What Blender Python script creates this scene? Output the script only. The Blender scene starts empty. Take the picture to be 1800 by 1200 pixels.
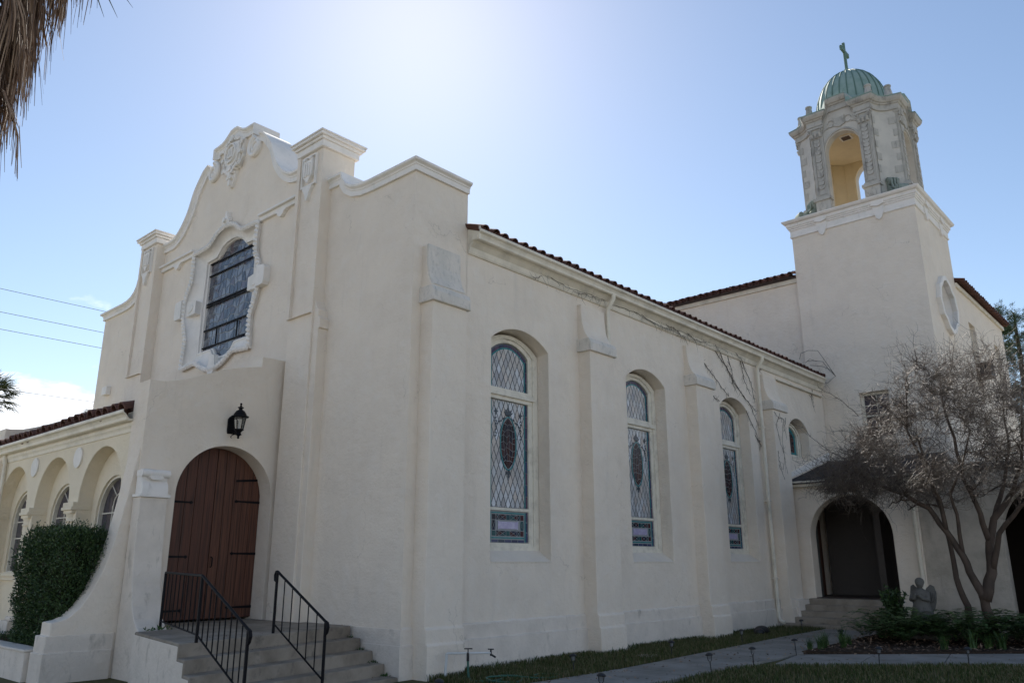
import bpy, bmesh, math, random
from mathutils import Vector, Matrix
from mathutils.geometry import tessellate_polygon
random.seed(7)
R = math.radians
scn = bpy.context.scene
col = scn.collection

# ------------------------------------------------------------------ camera
YAW, PIT, ROLL, FPX = 0.733369, 0.274142, 0.001889, 1386.5
CAM = Vector((9.484, -8.061, 1.6))
fw = Vector((-math.sin(YAW) * math.cos(PIT), math.cos(YAW) * math.cos(PIT), math.sin(PIT)))
rt = Vector((math.cos(YAW), math.sin(YAW), 0)); dn = fw.cross(rt)
rt2 = math.cos(ROLL) * rt + math.sin(ROLL) * dn
dn2 = -math.sin(ROLL) * rt + math.cos(ROLL) * dn
cd = bpy.data.cameras.new('camera'); cam = bpy.data.objects.new('camera', cd); col.objects.link(cam)
cd.sensor_width = 36; cd.lens = FPX * 36 / 1800; cd.clip_end = 3000; cd.clip_start = .05
m3 = Matrix((rt2, -dn2, -fw)).transposed()
cam.matrix_world = Matrix.Translation(CAM) @ m3.to_4x4()
scn.camera = cam

# ------------------------------------------------------------------ sky, sun, exposure
SUN = Vector((-0.592, 0.498, 0.634)).normalized()
elev = math.asin(SUN.z)
w = bpy.data.worlds.new('World'); scn.world = w; w.use_nodes = True
nt = w.node_tree; nt.nodes.clear()
def N(t, k, **kw):
    n = t.nodes.new(k)
    for a, b in kw.items(): setattr(n, a, b)
    return n
out = N(nt, 'ShaderNodeOutputWorld'); bg = N(nt, 'ShaderNodeBackground')
sky = N(nt, 'ShaderNodeTexSky', sky_type='NISHITA', sun_disc=False)
sky.sun_elevation = elev; sky.sun_rotation = math.atan2(SUN.x, SUN.y)
sky.air_density = 1.0; sky.dust_density = 0.21; sky.ozone_density = 0.35
tc = N(nt, 'ShaderNodeTexCoord'); sep = N(nt, 'ShaderNodeSeparateXYZ')
nt.links.new(tc.outputs['Generated'], sep.inputs[0])
mp = N(nt, 'ShaderNodeMapping'); mp.inputs['Scale'].default_value = (5.0, 5.0, 13.0); mp.inputs['Location'].default_value = (3.4, 1.3, .2)
nt.links.new(tc.outputs['Generated'], mp.inputs[0])
no = N(nt, 'ShaderNodeTexNoise'); no.inputs['Scale'].default_value = 1.0; no.inputs['Detail'].default_value = 8; no.inputs['Roughness'].default_value = .55
nt.links.new(mp.outputs[0], no.inputs['Vector'])
lift = N(nt, 'ShaderNodeMath', operation='MULTIPLY_ADD'); nt.links.new(sep.outputs[2], lift.inputs[0]); lift.inputs[1].default_value = -1.9; lift.inputs[2].default_value = .385
add = N(nt, 'ShaderNodeMath', operation='ADD'); nt.links.new(no.outputs[0], add.inputs[0]); nt.links.new(lift.outputs[0], add.inputs[1])
rmp = N(nt, 'ShaderNodeMapRange'); rmp.inputs['From Min'].default_value = .47; rmp.inputs['From Max'].default_value = .55
nt.links.new(add.outputs[0], rmp.inputs[0])
band = N(nt, 'ShaderNodeMapRange'); band.inputs['From Min'].default_value = .34; band.inputs['From Max'].default_value = .24
nt.links.new(sep.outputs[2], band.inputs[0])
mul = N(nt, 'ShaderNodeMath', operation='MULTIPLY'); nt.links.new(rmp.outputs[0], mul.inputs[0]); nt.links.new(band.outputs[0], mul.inputs[1])
mix = N(nt, 'ShaderNodeMix', data_type='RGBA'); nt.links.new(mul.outputs[0], mix.inputs['Factor'])
nt.links.new(sky.outputs[0], mix.inputs['A']); mix.inputs['B'].default_value = (9.5, 9.9, 10.6, 1)
nt.links.new(mix.outputs['Result'], bg.inputs[0]); bg.inputs[1].default_value = .10
nt.links.new(bg.outputs[0], out.inputs[0])
sl = bpy.data.lights.new('sun', 'SUN'); sl.energy = 5.0; sl.angle = R(.53); sl.color = (1, .95, .87)
so = bpy.data.objects.new('sun', sl); col.objects.link(so); so.rotation_euler = (-SUN).to_track_quat('-Z', 'Y').to_euler(); so.location = (-30, 25, 40)
vs = scn.view_settings; vs.view_transform = 'Standard'; vs.look = 'None'; vs.exposure = 0.6; vs.gamma = 1.0; vs.use_curve_mapping = False
scn.render.resolution_x = 1024; scn.render.resolution_y = 682

# ------------------------------------------------------------------ helpers
class MB:
    def __init__(s): s.v = []; s.f = []
    def add(s, vs, fs):
        o = len(s.v); s.v += [tuple(p) for p in vs]; s.f += [tuple(i + o for i in f) for f in fs]; return s
    def box(s, x0, x1, y0, y1, z0, z1):
        x0, x1 = sorted((x0, x1)); y0, y1 = sorted((y0, y1)); z0, z1 = sorted((z0, z1))
        return s.add([(x0,y0,z0),(x1,y0,z0),(x1,y1,z0),(x0,y1,z0),(x0,y0,z1),(x1,y0,z1),(x1,y1,z1),(x0,y1,z1)],
                     [(0,3,2,1),(4,5,6,7),(0,1,5,4),(1,2,6,5),(2,3,7,6),(3,0,4,7)])
    def slab(s, outer, holes, fn, d0, d1):
        """polygon with holes in (u,v), extruded between depths d0 and d1; fn(u,v,d) -> xyz"""
        loops = [list(outer)] + [list(h) for h in holes]
        flat = [p for l in loops for p in l]
        tri = tessellate_polygon([[Vector((p[0], p[1], 0)) for p in l] for l in loops])
        n = len(flat)
        vs = [fn(p[0], p[1], d0) for p in flat] + [fn(p[0], p[1], d1) for p in flat]
        fs = [tuple(t) for t in tri] + [tuple(i + n for i in reversed(t)) for t in tri]
        o = 0
        for l in loops:
            k = len(l)
            for i in range(k):
                j = (i + 1) % k; fs.append((o+i, o+j, o+j+n, o+i+n))
            o += k
        return s.add(vs, fs)
    def sweep(s, path, prof, frames, closed=False, cap=True):
        """frames[i] = (A, B): profile point (a, b) -> path + a*A + b*B"""
        k = len(prof); n = len(path); vs = []
        for p, (A, B) in zip(path, frames):
            p = Vector(p)
            for a, b in prof: vs.append(p + A * a + B * b)
        fs = []
        for i in range(n if closed else n - 1):
            i2 = (i + 1) % n
            for j in range(k):
                j2 = (j + 1) % k; fs.append((i*k+j, i*k+j2, i2*k+j2, i2*k+j))
        if cap and not closed: fs += [tuple(range(k)), tuple(range(n*k-1, (n-1)*k-1, -1))]
        return s.add(vs, fs)
    def tube(s, pts, r, sides=6, cap=True, flat=1.0):
        pts = [Vector(p) for p in pts]; n = len(pts); rr = r if isinstance(r, (list, tuple)) else [r]*n
        vs = []; up = None
        for i, p in enumerate(pts):
            t = (pts[min(i+1, n-1)] - pts[max(i-1, 0)])
            if t.length < 1e-9: t = Vector((0, 0, 1))
            t.normalize()
            if up is None: up = Vector((0, 0, 1)) if abs(t.z) < .9 else Vector((1, 0, 0))
            a = t.cross(up)
            if a.length < 1e-6: a = t.cross(Vector((.3, .9, .1)))
            a.normalize(); b = a.cross(t); up = b
            for q in range(sides):
                an = 2*math.pi*q/sides + math.pi/sides
                vs.append(p + (a*math.cos(an) + b*math.sin(an)*flat)*rr[i])
        fs = []
        for i in range(n-1):
            for q in range(sides):
                q2 = (q+1) % sides; fs.append((i*sides+q, i*sides+q2, (i+1)*sides+q2, (i+1)*sides+q))
        if cap: fs += [tuple(range(sides-1, -1, -1)), tuple(range((n-1)*sides, n*sides))]
        return s.add(vs, fs)
    def lathe(s, prof, c, seg=16, a0=0, a1=2*math.pi, axis='z'):
        full = abs(a1-a0-2*math.pi) < 1e-6; k = len(prof); m = seg if full else seg+1; vs = []
        for i in range(m):
            a = a0 + (a1-a0)*i/seg
            for r, z in prof:
                q = (r*math.cos(a), r*math.sin(a), z)
                if axis == 'x': q = (z, q[0], q[1])
                if axis == 'y': q = (q[0], z, q[1])
                vs.append((c[0]+q[0], c[1]+q[1], c[2]+q[2]))
        fs = []
        for i in range(seg):
            i2 = (i+1) % m
            for j in range(k-1): fs.append((i*k+j, i2*k+j, i2*k+j+1, i*k+j+1))
        return s.add(vs, fs)
    def build(s, name, m, parent=None, smooth=None, bevel=0, fix=True):
        me = bpy.data.meshes.new(name); me.from_pydata(s.v, [], s.f)
        if fix:
            b = bmesh.new(); b.from_mesh(me); bmesh.ops.recalc_face_normals(b, faces=b.faces); b.to_mesh(me); b.free()
        if smooth is not None:
            me.polygons.foreach_set('use_smooth', [True]*len(me.polygons))
            if smooth: me.set_sharp_from_angle(angle=R(smooth))
        if m: me.materials.append(m)
        o = bpy.data.objects.new(name, me); col.objects.link(o)
        if parent: attach(o, parent)
        if bevel:
            bv = o.modifiers.new('bevel', 'BEVEL'); bv.width = bevel; bv.segments = 2; bv.limit_method = 'ANGLE'; bv.angle_limit = R(40)
        return o
LOC = {}
def wloc(o):
    return LOC.get(o.name, Vector((0, 0, 0)))
def attach(o, parent):
    o.parent = parent; o.matrix_parent_inverse = Matrix.Translation(-wloc(parent))
def tag(o, label=None, cat=None, group=None, kind=None):
    if label: o['label'] = label
    if cat: o['category'] = cat
    if group: o['group'] = group
    if kind: o['kind'] = kind
    return o
def thing(name, label, cat, loc, group=None):
    o = bpy.data.objects.new(name, None); col.objects.link(o); o.location = loc; o.empty_display_size = .2
    LOC[o.name] = Vector(loc); return tag(o, label, cat, group)
def dup(o, off, parent=None):
    """copy of a part tree moved by off (world)"""
    c = o.copy(); col.objects.link(c); c.location = o.location + Vector(off)
    if parent: attach(c, parent)
    LOC[c.name] = Vector(off) + wloc(o)
    for ch in o.children:
        g = ch.copy(); col.objects.link(g); g.parent = c; g.matrix_parent_inverse = ch.matrix_parent_inverse.copy()
    return c
FX = lambda u, z, d: (XC + u, -d, z)          # facade elevation: u across, d out of the wall
SX = lambda y, z, d: (d, y, z)                # side elevation: d towards +x
XC = -6.5
def arc(cx, cz, r, a0, a1, n, rz=None):
    rz = rz or r
    return [(cx + r*math.cos(R(a0+(a1-a0)*i/n)), cz + rz*math.sin(R(a0+(a1-a0)*i/n))) for i in range(n+1)]
def archpoly(c, hw, z0, zs, rise, n=20):
    """closed opening: straight jambs up to zs and an elliptical or segmental head"""
    if rise >= hw*.8: top = arc(c, zs, hw, 0, 180, n, rise)
    else:
        r = (hw*hw + rise*rise)/(2*rise); a = math.degrees(math.asin(hw/r)); top = arc(c, zs+rise-r, r, 90-a, 90+a, n)
    return [(c-hw, z0), (c+hw, z0)] + top
def fr2d(pts, fn, closed=False):
    """frames for an elevation sweep: a along in-plane left normal, b out of the wall"""
    n = len(pts); fr = []; O = Vector(fn(0, 0, 1)) - Vector(fn(0, 0, 0))
    ex = Vector(fn(1, 0, 0)) - Vector(fn(0, 0, 0)); ez = Vector(fn(0, 1, 0)) - Vector(fn(0, 0, 0))
    for i in range(n):
        p = pts[i]; q0 = pts[i-1] if (i or closed) else None; q1 = pts[(i+1) % n] if (i < n-1 or closed) else None
        ns = []
        for a, b in ((q0, p), (p, q1)):
            if a is None or b is None: continue
            d = Vector((b[0]-a[0], b[1]-a[1])); d.normalize(); ns.append(Vector((-d.y, d.x)))
        nn = sum(ns, Vector((0, 0))); nn.normalize(); nn = nn / max(.35, nn.dot(ns[0]))
        fr.append((ex*nn.x + ez*nn.y, O))
    return fr
def sw2d(mb, pts, prof, fn, closed=False):
    return mb.sweep([fn(p[0], p[1], 0) for p in pts], prof, fr2d(pts, fn, closed), closed)

# ------------------------------------------------------------------ materials
def mat(name, base, rough=.8, metal=0, spec=.5, bump=None, var=None, stain=None, island=None, trans=0, cracks=False):
    """var=(colour, scale, lo, hi)  stain=(colour, scale xyz, lo, hi)  bump=[(scale, strength, dist)]"""
    m = bpy.data.materials.new(name); m.use_nodes = True; t = m.node_tree; b = t.nodes['Principled BSDF']
    b.inputs['Roughness'].default_value = rough; b.inputs['Metallic'].default_value = metal
    b.inputs['Specular IOR Level'].default_value = spec; b.inputs['Transmission Weight'].default_value = trans
    g = N(t, 'ShaderNodeNewGeometry'); c = None
    rgb = N(t, 'ShaderNodeRGB'); rgb.outputs[0].default_value = (*base, 1); c = rgb.outputs[0]
    def mixin(c, col2, fac):
        x = N(t, 'ShaderNodeMix', data_type='RGBA'); t.links.new(c, x.inputs['A']); x.inputs['B'].default_value = (*col2, 1)
        t.links.new(fac, x.inputs['Factor']); return x.outputs['Result']
    def noise(scale, det=5, rough=.6, d=0):
        mp = N(t, 'ShaderNodeMapping'); sc = scale if isinstance(scale, tuple) else (scale,)*3
        mp.inputs['Scale'].default_value = sc; t.links.new(g.outputs['Position'], mp.inputs[0])
        n = N(t, 'ShaderNodeTexNoise'); n.inputs['Scale'].default_value = 1; n.inputs['Detail'].default_value = det; n.inputs['Roughness'].default_value = rough
        n.inputs['Distortion'].default_value = d
        t.links.new(mp.outputs[0], n.inputs['Vector']); return n.outputs[0]
    def rng(f, lo, hi, to=1):
        r = N(t, 'ShaderNodeMapRange'); r.inputs['From Min'].default_value = lo; r.inputs['From Max'].default_value = hi; r.inputs['To Max'].default_value = to
        t.links.new(f, r.inputs[0]); return r.outputs[0]
    if island:
        r = N(t, 'ShaderNodeValToRGB'); t.links.new(g.outputs['Random Per Island'], r.inputs[0]); cr = r.color_ramp; cr.interpolation = 'CONSTANT'
        while len(cr.elements) < len(island): cr.elements.new(.5)
        for i, q in enumerate(island): cr.elements[i].position = i/len(island); cr.elements[i].color = (*q, 1)
        c = r.outputs[0]
    for v in (var or []): c = mixin(c, v[0], rng(noise(v[1]), v[2], v[3], v[4] if len(v) > 4 else 1))
    for v in (stain or []): c = mixin(c, v[0], rng(noise(v[1], 7, .65, .4), v[2], v[3], v[4] if len(v) > 4 else 1))
    if cracks:
        mp = N(t, 'ShaderNodeMapping'); mp.inputs['Scale'].default_value = (.55, .55, .42); t.links.new(g.outputs['Position'], mp.inputs[0])
        dn_ = N(t, 'ShaderNodeTexNoise'); dn_.inputs['Scale'].default_value = 2.2; dn_.inputs['Detail'].default_value = 6; t.links.new(g.outputs['Position'], dn_.inputs['Vector'])
        vm = N(t, 'ShaderNodeVectorMath', operation='MULTIPLY_ADD'); t.links.new(dn_.outputs['Color'], vm.inputs[0]); vm.inputs[1].default_value = (.45, .45, .45); t.links.new(mp.outputs[0], vm.inputs[2])
        vo = N(t, 'ShaderNodeTexVoronoi', feature='DISTANCE_TO_EDGE'); vo.inputs['Scale'].default_value = 1.0; t.links.new(vm.outputs[0], vo.inputs['Vector'])
        k1 = rng(vo.outputs['Distance'], .0045, .0, 1); k2 = rng(noise(.8, 3), .52, .62, .36)
        ml = N(t, 'ShaderNodeMath', operation='MULTIPLY'); t.links.new(k1, ml.inputs[0]); t.links.new(k2, ml.inputs[1]); c = mixin(c, (.24, .20, .16), ml.outputs[0])
    t.links.new(c, b.inputs['Base Color'])
    last = None
    for sc, st, di in (bump or []):
        bp = N(t, 'ShaderNodeBump'); bp.inputs['Strength'].default_value = st; bp.inputs['Distance'].default_value = di
        t.links.new(noise(sc, 4), bp.inputs['Height'])
        if last: t.links.new(last, bp.inputs['Normal'])
        last = bp.outputs[0]
    if last: t.links.new(last, b.inputs['Normal'])
    return m
STB = [((1.1, 1.1, 1.5), .6, .05), (6, .7, .035), (30, .6, .012)]
M = {}
M['stucco'] = mat('stucco', cracks=True, base=(.80, .71, .595), rough=.92, spec=.2, bump=STB, var=[((.74, .655, .55), 1.3, .42, .7), ((.80, .735, .65), 3.1, .5, .75, .6)],
                  stain=[((.52, .46, .39), (9, 9, .55), .60, .82, .30), ((.50, .45, .39), (2.5, 2.5, .45), .60, .85, .40), ((.30, .27, .22), (9, 9, 5), .70, .82, .45)])
M['cream'] = mat('cream_stucco', (.79, .70, .54), .92, spec=.2, bump=STB, var=[((.72, .635, .49), 1.3, .42, .7)], stain=[((.50, .44, .35), (2.5, 2.5, .45), .62, .85, .4)])
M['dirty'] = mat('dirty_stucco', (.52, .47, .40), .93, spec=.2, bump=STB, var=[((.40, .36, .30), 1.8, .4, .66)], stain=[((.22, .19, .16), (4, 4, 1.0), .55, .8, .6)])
M['belfry'] = mat('belfry_plaster', (.62, .585, .52), .9, spec=.2, bump=[(24, .4, .01)], var=[((.52, .495, .445), 2.2, .4, .68)], stain=[((.27, .26, .24), (4, 4, 1.5), .60, .82, .6)])
M['seam'] = mat('dark_copper_seam', (.11, .19, .155), .7)
M['stucco_base'] = mat('stucco_base', (.76, .685, .595), .92, spec=.2, bump=STB, var=[((.66, .595, .515), 2.2, .4, .7)], stain=[((.28, .25, .20), (5, 5, 2.2), .58, .76, .7)])
M['trim'] = mat('painted_trim', (.82, .78, .725), .75, spec=.3, bump=[(30, .25, .006)], var=[((.70, .68, .63), 3, .45, .75)], stain=[((.26, .25, .22), (6, 6, 1.2), .62, .82, .5)])
M['weather'] = mat('weathered_plaster', (.72, .665, .59), .92, spec=.2, bump=STB, var=[((.6, .57, .51), 2.0, .4, .7)], stain=[((.30, .30, .28), (16, 16, 7), .52, .74, .55)])
M['gutter'] = mat('cream_gutter_paint', (.76, .70, .58), .5, spec=.4, var=[((.55, .51, .42), 2.5, .45, .75)], stain=[((.34, .30, .23), (5, 5, 2), .6, .8, .5)])
M['stone'] = mat('carved_stone', (.50, .475, .425), .9, spec=.2, bump=[(24, .5, .012), (70, .4, .004)], var=[((.44, .42, .375), 3, .4, .65)], stain=[((.15, .145, .135), (5, 5, 2.5), .52, .72, .75)])
M['mossstone'] = mat('green_stained_stone', (.33, .36, .31), .9, spec=.2, bump=[(24, .5, .012)], var=[((.20, .25, .21), 5, .4, .65)], stain=[((.09, .10, .09), (7, 7, 3), .54, .72, .8)])
M['inner'] = mat('belfry_interior_paint', (.72, .60, .40), .9, spec=.2, bump=[(9, .3, .01)], var=[((.64, .53, .36), 1.5, .4, .7)])
M['tile'] = mat('clay_tile', (.125, .055, .040), .8, spec=.3, bump=[(25, .4, .006)], island=None, var=[((.09, .045, .035), 4.0, .4, .62), ((.20, .095, .065), 7.0, .58, .74, .7)], stain=[((.05, .045, .04), (6, 6, 6), .55, .75, .7)])
M['copper'] = mat('verdigris_copper', (.29, .385, .345), .7, spec=.3, bump=[(12, .2, .008)], var=[((.20, .30, .26), 2.6, .42, .7)], stain=[((.06, .11, .09), (7, 7, 2), .58, .78, .7), ((.34, .50, .42), (4, 4, 1.4), .6, .8, .5)])
M['door'] = mat('stained_door_wood', (.125, .050, .030), .5, spec=.35, bump=[((60, 60, 3), .4, .005)], island=[(.125, .050, .030), (.112, .043, .027), (.138, .057, .034), (.105, .044, .029)], var=[((.05, .022, .016), (40, 40, 1.2), .40, .64), ((.15, .075, .046), (30, 30, .8), .58, .76, .55)], stain=[((.18, .11, .075), (11, 11, 1.2), .64, .82, .4)])
M['iron'] = mat('black_iron', (.006, .006, .008), .55, metal=0, spec=.15, bump=[(60, .2, .002)])
M['concrete'] = mat('step_concrete', (.33, .285, .23), .9, spec=.2, bump=[(10, .4, .01), (70, .5, .004)], var=[((.22, .185, .145), 2.2, .4, .65)], stain=[((.10, .09, .075), (5, 5, 7), .56, .76, .7)])
M['walk'] = mat('path_concrete', (.30, .285, .26), .92, spec=.2, bump=[(50, .4, .003)], var=[((.20, .19, .17), 1.4, .38, .66)], stain=[((.10, .10, .085), (3, 3, 3), .58, .74, .6)])
M['pale'] = mat('bounce_concrete', (.50, .46, .40), .92, spec=.2, bump=[(50, .4, .003)], var=[((.42, .39, .34), 1.1, .4, .66)])  # tone kept light so the added paving reflects more sun
M['shadeplaster'] = mat('shade_dark_plaster', (.10, .088, .078), .9, spec=.2, bump=STB)  # shade of the porch interior is put into this dark wall colour
M['shadewood'] = mat('shade_dark_wood', (.04, .028, .02), .7)  # dark tone stands in for shade on porch and cloister ceilings and back wall
M['shadetile'] = mat('shade_dark_tile', (.07, .045, .035), .6, var=[((.05, .035, .03), 3, .4, .6)])  # floor colour set dark to cut bounced light behind the arches
M['frame'] = mat('window_frame_paint', (.74, .69, .58), .6, spec=.35, bump=[(40, .2, .003)], var=[((.52, .48, .40), 5, .45, .75)], stain=[((.28, .24, .19), (14, 14, 6), .66, .8, .6)])
M['lead'] = mat('lead_came', (.10, .11, .12), .5, spec=.5)
M['leadlight'] = mat('tinned_came', (.26, .28, .29), .5, spec=.5)
M['glasswhite'] = mat('opal_glass', (.5, .5, .5), .2, spec=.35, island=[(.50, .50, .49), (.42, .42, .42), (.56, .58, .60), (.46, .43, .40), (.60, .63, .67), (.36, .36, .37), (.52, .47, .43), (.47, .49, .51)], var=[((.34, .32, .31), 6, .5, .75, .6)])
M['glassteal'] = mat('teal_glass', (.025, .17, .19), .2, spec=.25, var=[((.05, .26, .27), 9, .4, .7)])
M['glassblue'] = mat('border_glass', (.05, .05, .10), .2, spec=.25, island=[(.035, .04, .09), (.07, .05, .10), (.03, .05, .08), (.10, .06, .10), (.05, .06, .13)])
M['glassdark'] = mat('medallion_glass', (.05, .02, .03), .25, spec=.15, island=[(.02, .01, .016), (.045, .016, .016), (.014, .012, .024), (.06, .026, .026), (.028, .011, .011), (.04, .02, .028), (.014, .01, .014)])
M['glasspanel'] = mat('panel_glass', (.03, .06, .08), .25, spec=.2, island=[(.012, .06, .075), (.012, .02, .05), (.02, .085, .09), (.05, .012, .018), (.01, .014, .025)])
M['plaque'] = mat('lavender_glass', (.36, .33, .50), .2, spec=.5, var=[((.46, .44, .58), 14, .42, .65)])
M['orn'] = mat('enamel_ornament', (.02, .04, .06), .3)
M['glassfac'] = mat('smoky_glass', (.10, .11, .13), .1, spec=.7, island=[(.10, .11, .14), (.15, .16, .19), (.075, .085, .11), (.20, .22, .25), (.12, .10, .12), (.06, .07, .09), (.26, .27, .29)], var=[((.05, .05, .07), 4, .45, .7)])
M['glassclear'] = mat('curtained_glass', (.05, .045, .06), .05, spec=.45, var=[((.16, .13, .145), (14, 14, 1.0), .52, .68, .7)])
M['grass'] = mat('grass_blade', (.05, .075, .02), .7, spec=.2, island=[(.055, .08, .02), (.09, .10, .035), (.14, .12, .06), (.05, .075, .02), (.19, .16, .09), (.08, .095, .03)])
M['lawn'] = mat('lawn_soil', (.11, .10, .05), .95, spec=.1, bump=[(30, .6, .02)], var=[((.06, .07, .028), 1.1, .4, .62), ((.17, .14, .08), 3.3, .52, .7, .8)])
M['mulch'] = mat('mulch_soil', (.045, .032, .024), .95, spec=.1, bump=[(22, .9, .03), (90, .7, .01)], var=[((.09, .065, .05), 14, .5, .68)])
M['fern'] = mat('fern_leaf', (.05, .10, .025), .55, spec=.35, var=[((.10, .15, .03), 3.5, .5, .7), ((.03, .06, .018), 6, .45, .65)])
M['hedge'] = mat('hedge_leaf', (.035, .07, .022), .5, spec=.35, island=[(.03, .06, .02), (.05, .09, .028), (.025, .05, .018), (.06, .105, .03), (.04, .075, .024)])
M['core'] = mat('hedge_wood', (.02, .022, .012), .95, spec=.1)
M['bark'] = mat('smooth_bark', (.095, .068, .052), .8, spec=.25, bump=[((14, 14, 4), .5, .012)], var=[((.055, .042, .034), (5, 5, 2), .4, .66), ((.17, .14, .115), (7, 7, 2), .60, .76)])
M['twig'] = mat('bare_twig', (.165, .130, .100), .55, spec=.4, var=[((.08, .062, .05), 2.0, .42, .62)])
M['vine'] = mat('vine_stem', (.10, .085, .07), .9, spec=.15)
M['thatch'] = mat('dead_palm_frond', (.23, .17, .115), .8, spec=.2, island=[(.22, .15, .105), (.30, .205, .14), (.15, .10, .072), (.36, .26, .18), (.11, .075, .056), (.26, .18, .13)])
M['frond'] = mat('palm_frond', (.05, .075, .028), .55, spec=.35, island=[(.04, .065, .025), (.07, .095, .035), (.05, .07, .03), (.09, .10, .05)])
M['needle'] = mat('pine_needle', (.045, .08, .035), .6, spec=.3, island=[(.04, .07, .03), (.06, .10, .045), (.05, .08, .04), (.08, .11, .05)])
M['plainbark'] = mat('rough_bark', (.11, .085, .065), .95, spec=.1, bump=[((7, 7, 16), .9, .05), (30, .7, .015)], var=[((.055, .043, .035), (6, 6, 14), .42, .6), ((.19, .155, .12), (9, 9, 20), .58, .74)])
M['asphalt'] = mat('asphalt', (.055, .055, .056), .9, spec=.2, bump=[(60, .5, .004)], var=[((.075, .073, .07), 1.3, .4, .7)])
M['acmetal'] = mat('brown_metal', (.09, .06, .045), .6, spec=.4)
M['blackplastic'] = mat('black_plastic', (.012, .012, .013), .5)
M['wire'] = mat('grey_cable', (.12, .12, .125), .6)
M['solar'] = mat('grey_lens', (.16, .17, .18), .3)
M['hose'] = mat('green_rubber', (.02, .11, .075), .5)
M['pvc'] = mat('white_pvc', (.62, .63, .62), .5)
M['angel'] = mat('mossy_concrete', (.13, .125, .115), .95, spec=.15, bump=[(30, .5, .008)], var=[((.14, .135, .12), 6, .4, .62)], stain=[((.06, .06, .05), (9, 9, 5), .56, .72, .7)])
M['shingle'] = mat('grey_shingle', (.075, .07, .07), .95, spec=.15, bump=[(40, .5, .006)], var=[((.045, .042, .042), 5, .4, .62)])
M['void'] = mat('dark_room', (.02, .018, .016), .9)
gl = bpy.data.materials.new('lantern_glass'); gl.use_nodes = True; b = gl.node_tree.nodes['Principled BSDF']
b.inputs['Transmission Weight'].default_value = .9; b.inputs['Roughness'].default_value = .08; b.inputs['Base Color'].default_value = (.8, .8, .76, 1); M['lampglass'] = gl

# ------------------------------------------------------------------ ground and paths
def structure(o): o['kind'] = 'structure'; return o
def sheet(name, pts, z, m):
    return structure(MB().slab(pts, [], lambda u, v, d: (u, v, d), z, z-.06).build(name, m))
structure(MB().add([(-900,-900,-.03),(900,-900,-.03),(900,900,-.03),(-900,900,-.03)], [(0,1,2,3)]).build('ground', M['lawn']))
sheet('street', [(-300,-40),(300,-40),(300,-22),(-300,-22)], -.015, M['asphalt'])
sheet('bounce_pavement', [(-60,-21.5),(60,-21.5),(60,-9.4),(-60,-9.4)], -.012, M['pale'])  # unseen wide paving, added to bounce sunlight onto the front walls
sheet('bounce_slab', [(10.8,-9.2),(26,-9.2),(26,60),(10.8,60)], -.012, M['pale'])  # unseen slab, added as a sun reflector to fill the shaded walls
WALK = [(1.62,-1.5),(1.79,1.4),(1.83,3.1),(1.6,6.5),(1.35,10.2),(1.25,12.95),(2.75,12.95),(2.85,9.5),(3.02,7.0),(3.08,4.4),(3.07,2.0),(3.0,-1.5)]
path = structure(bpy.data.objects.new('path', None)); col.objects.link(path); LOC[path.name] = Vector((0, 0, 0))
# the walk is cast in bays with joints between them
L_ = [(1.62,-1.5),(1.79,1.4),(1.83,3.1),(1.6,6.5),(1.35,10.2),(1.25,12.95)]; R_ = [(3.0,-1.5),(3.07,2.0),(3.08,4.4),(3.04,6.9),(2.85,9.8),(2.75,12.95)]
def lerp(a, b, t): return (a[0]+(b[0]-a[0])*t, a[1]+(b[1]-a[1])*t)
def aty(pl, y):
    for a, b in zip(pl, pl[1:]):
        if a[1] <= y <= b[1]: return (a[0]+(b[0]-a[0])*(y-a[1])/(b[1]-a[1]), y)
    return pl[-1]
yy = -1.5
while yy < 12.9:
    y2 = min(yy+1.45, 12.95)
    MB().slab([aty(L_, yy+.008), aty(R_, yy+.008), aty(R_, y2-.008), aty(L_, y2-.008)], [], lambda u, v, d: (u, v, d), .012+random.uniform(-.003, .003), -.05).build('paving_slab', M['walk'], path, bevel=.006)
    yy = y2
A0, A1 = (3.10, 6.75), (9.2, 12.4); B0, B1 = (3.36, 5.15), (9.6, 10.7)
for i in range(6):
    t0, t1 = i/6+.001, (i+1)/6-.001
    MB().slab([lerp(A0, A1, t0), lerp(B0, B1, t0), lerp(B0, B1, t1), lerp(A0, A1, t1)], [], lambda u, v, d: (u, v, d), .010, -.05).build('paving_slab', M['walk'], path, bevel=.006)
BED = [(3.0,7.15),(4.4,8.05),(6.1,9.85),(9.1,12.6),(10,14.25),(2.75,14.25),(2.72,13.0),(2.9,9.6)]
sheet('planting_bed', BED, .03, M['mulch'])

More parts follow.
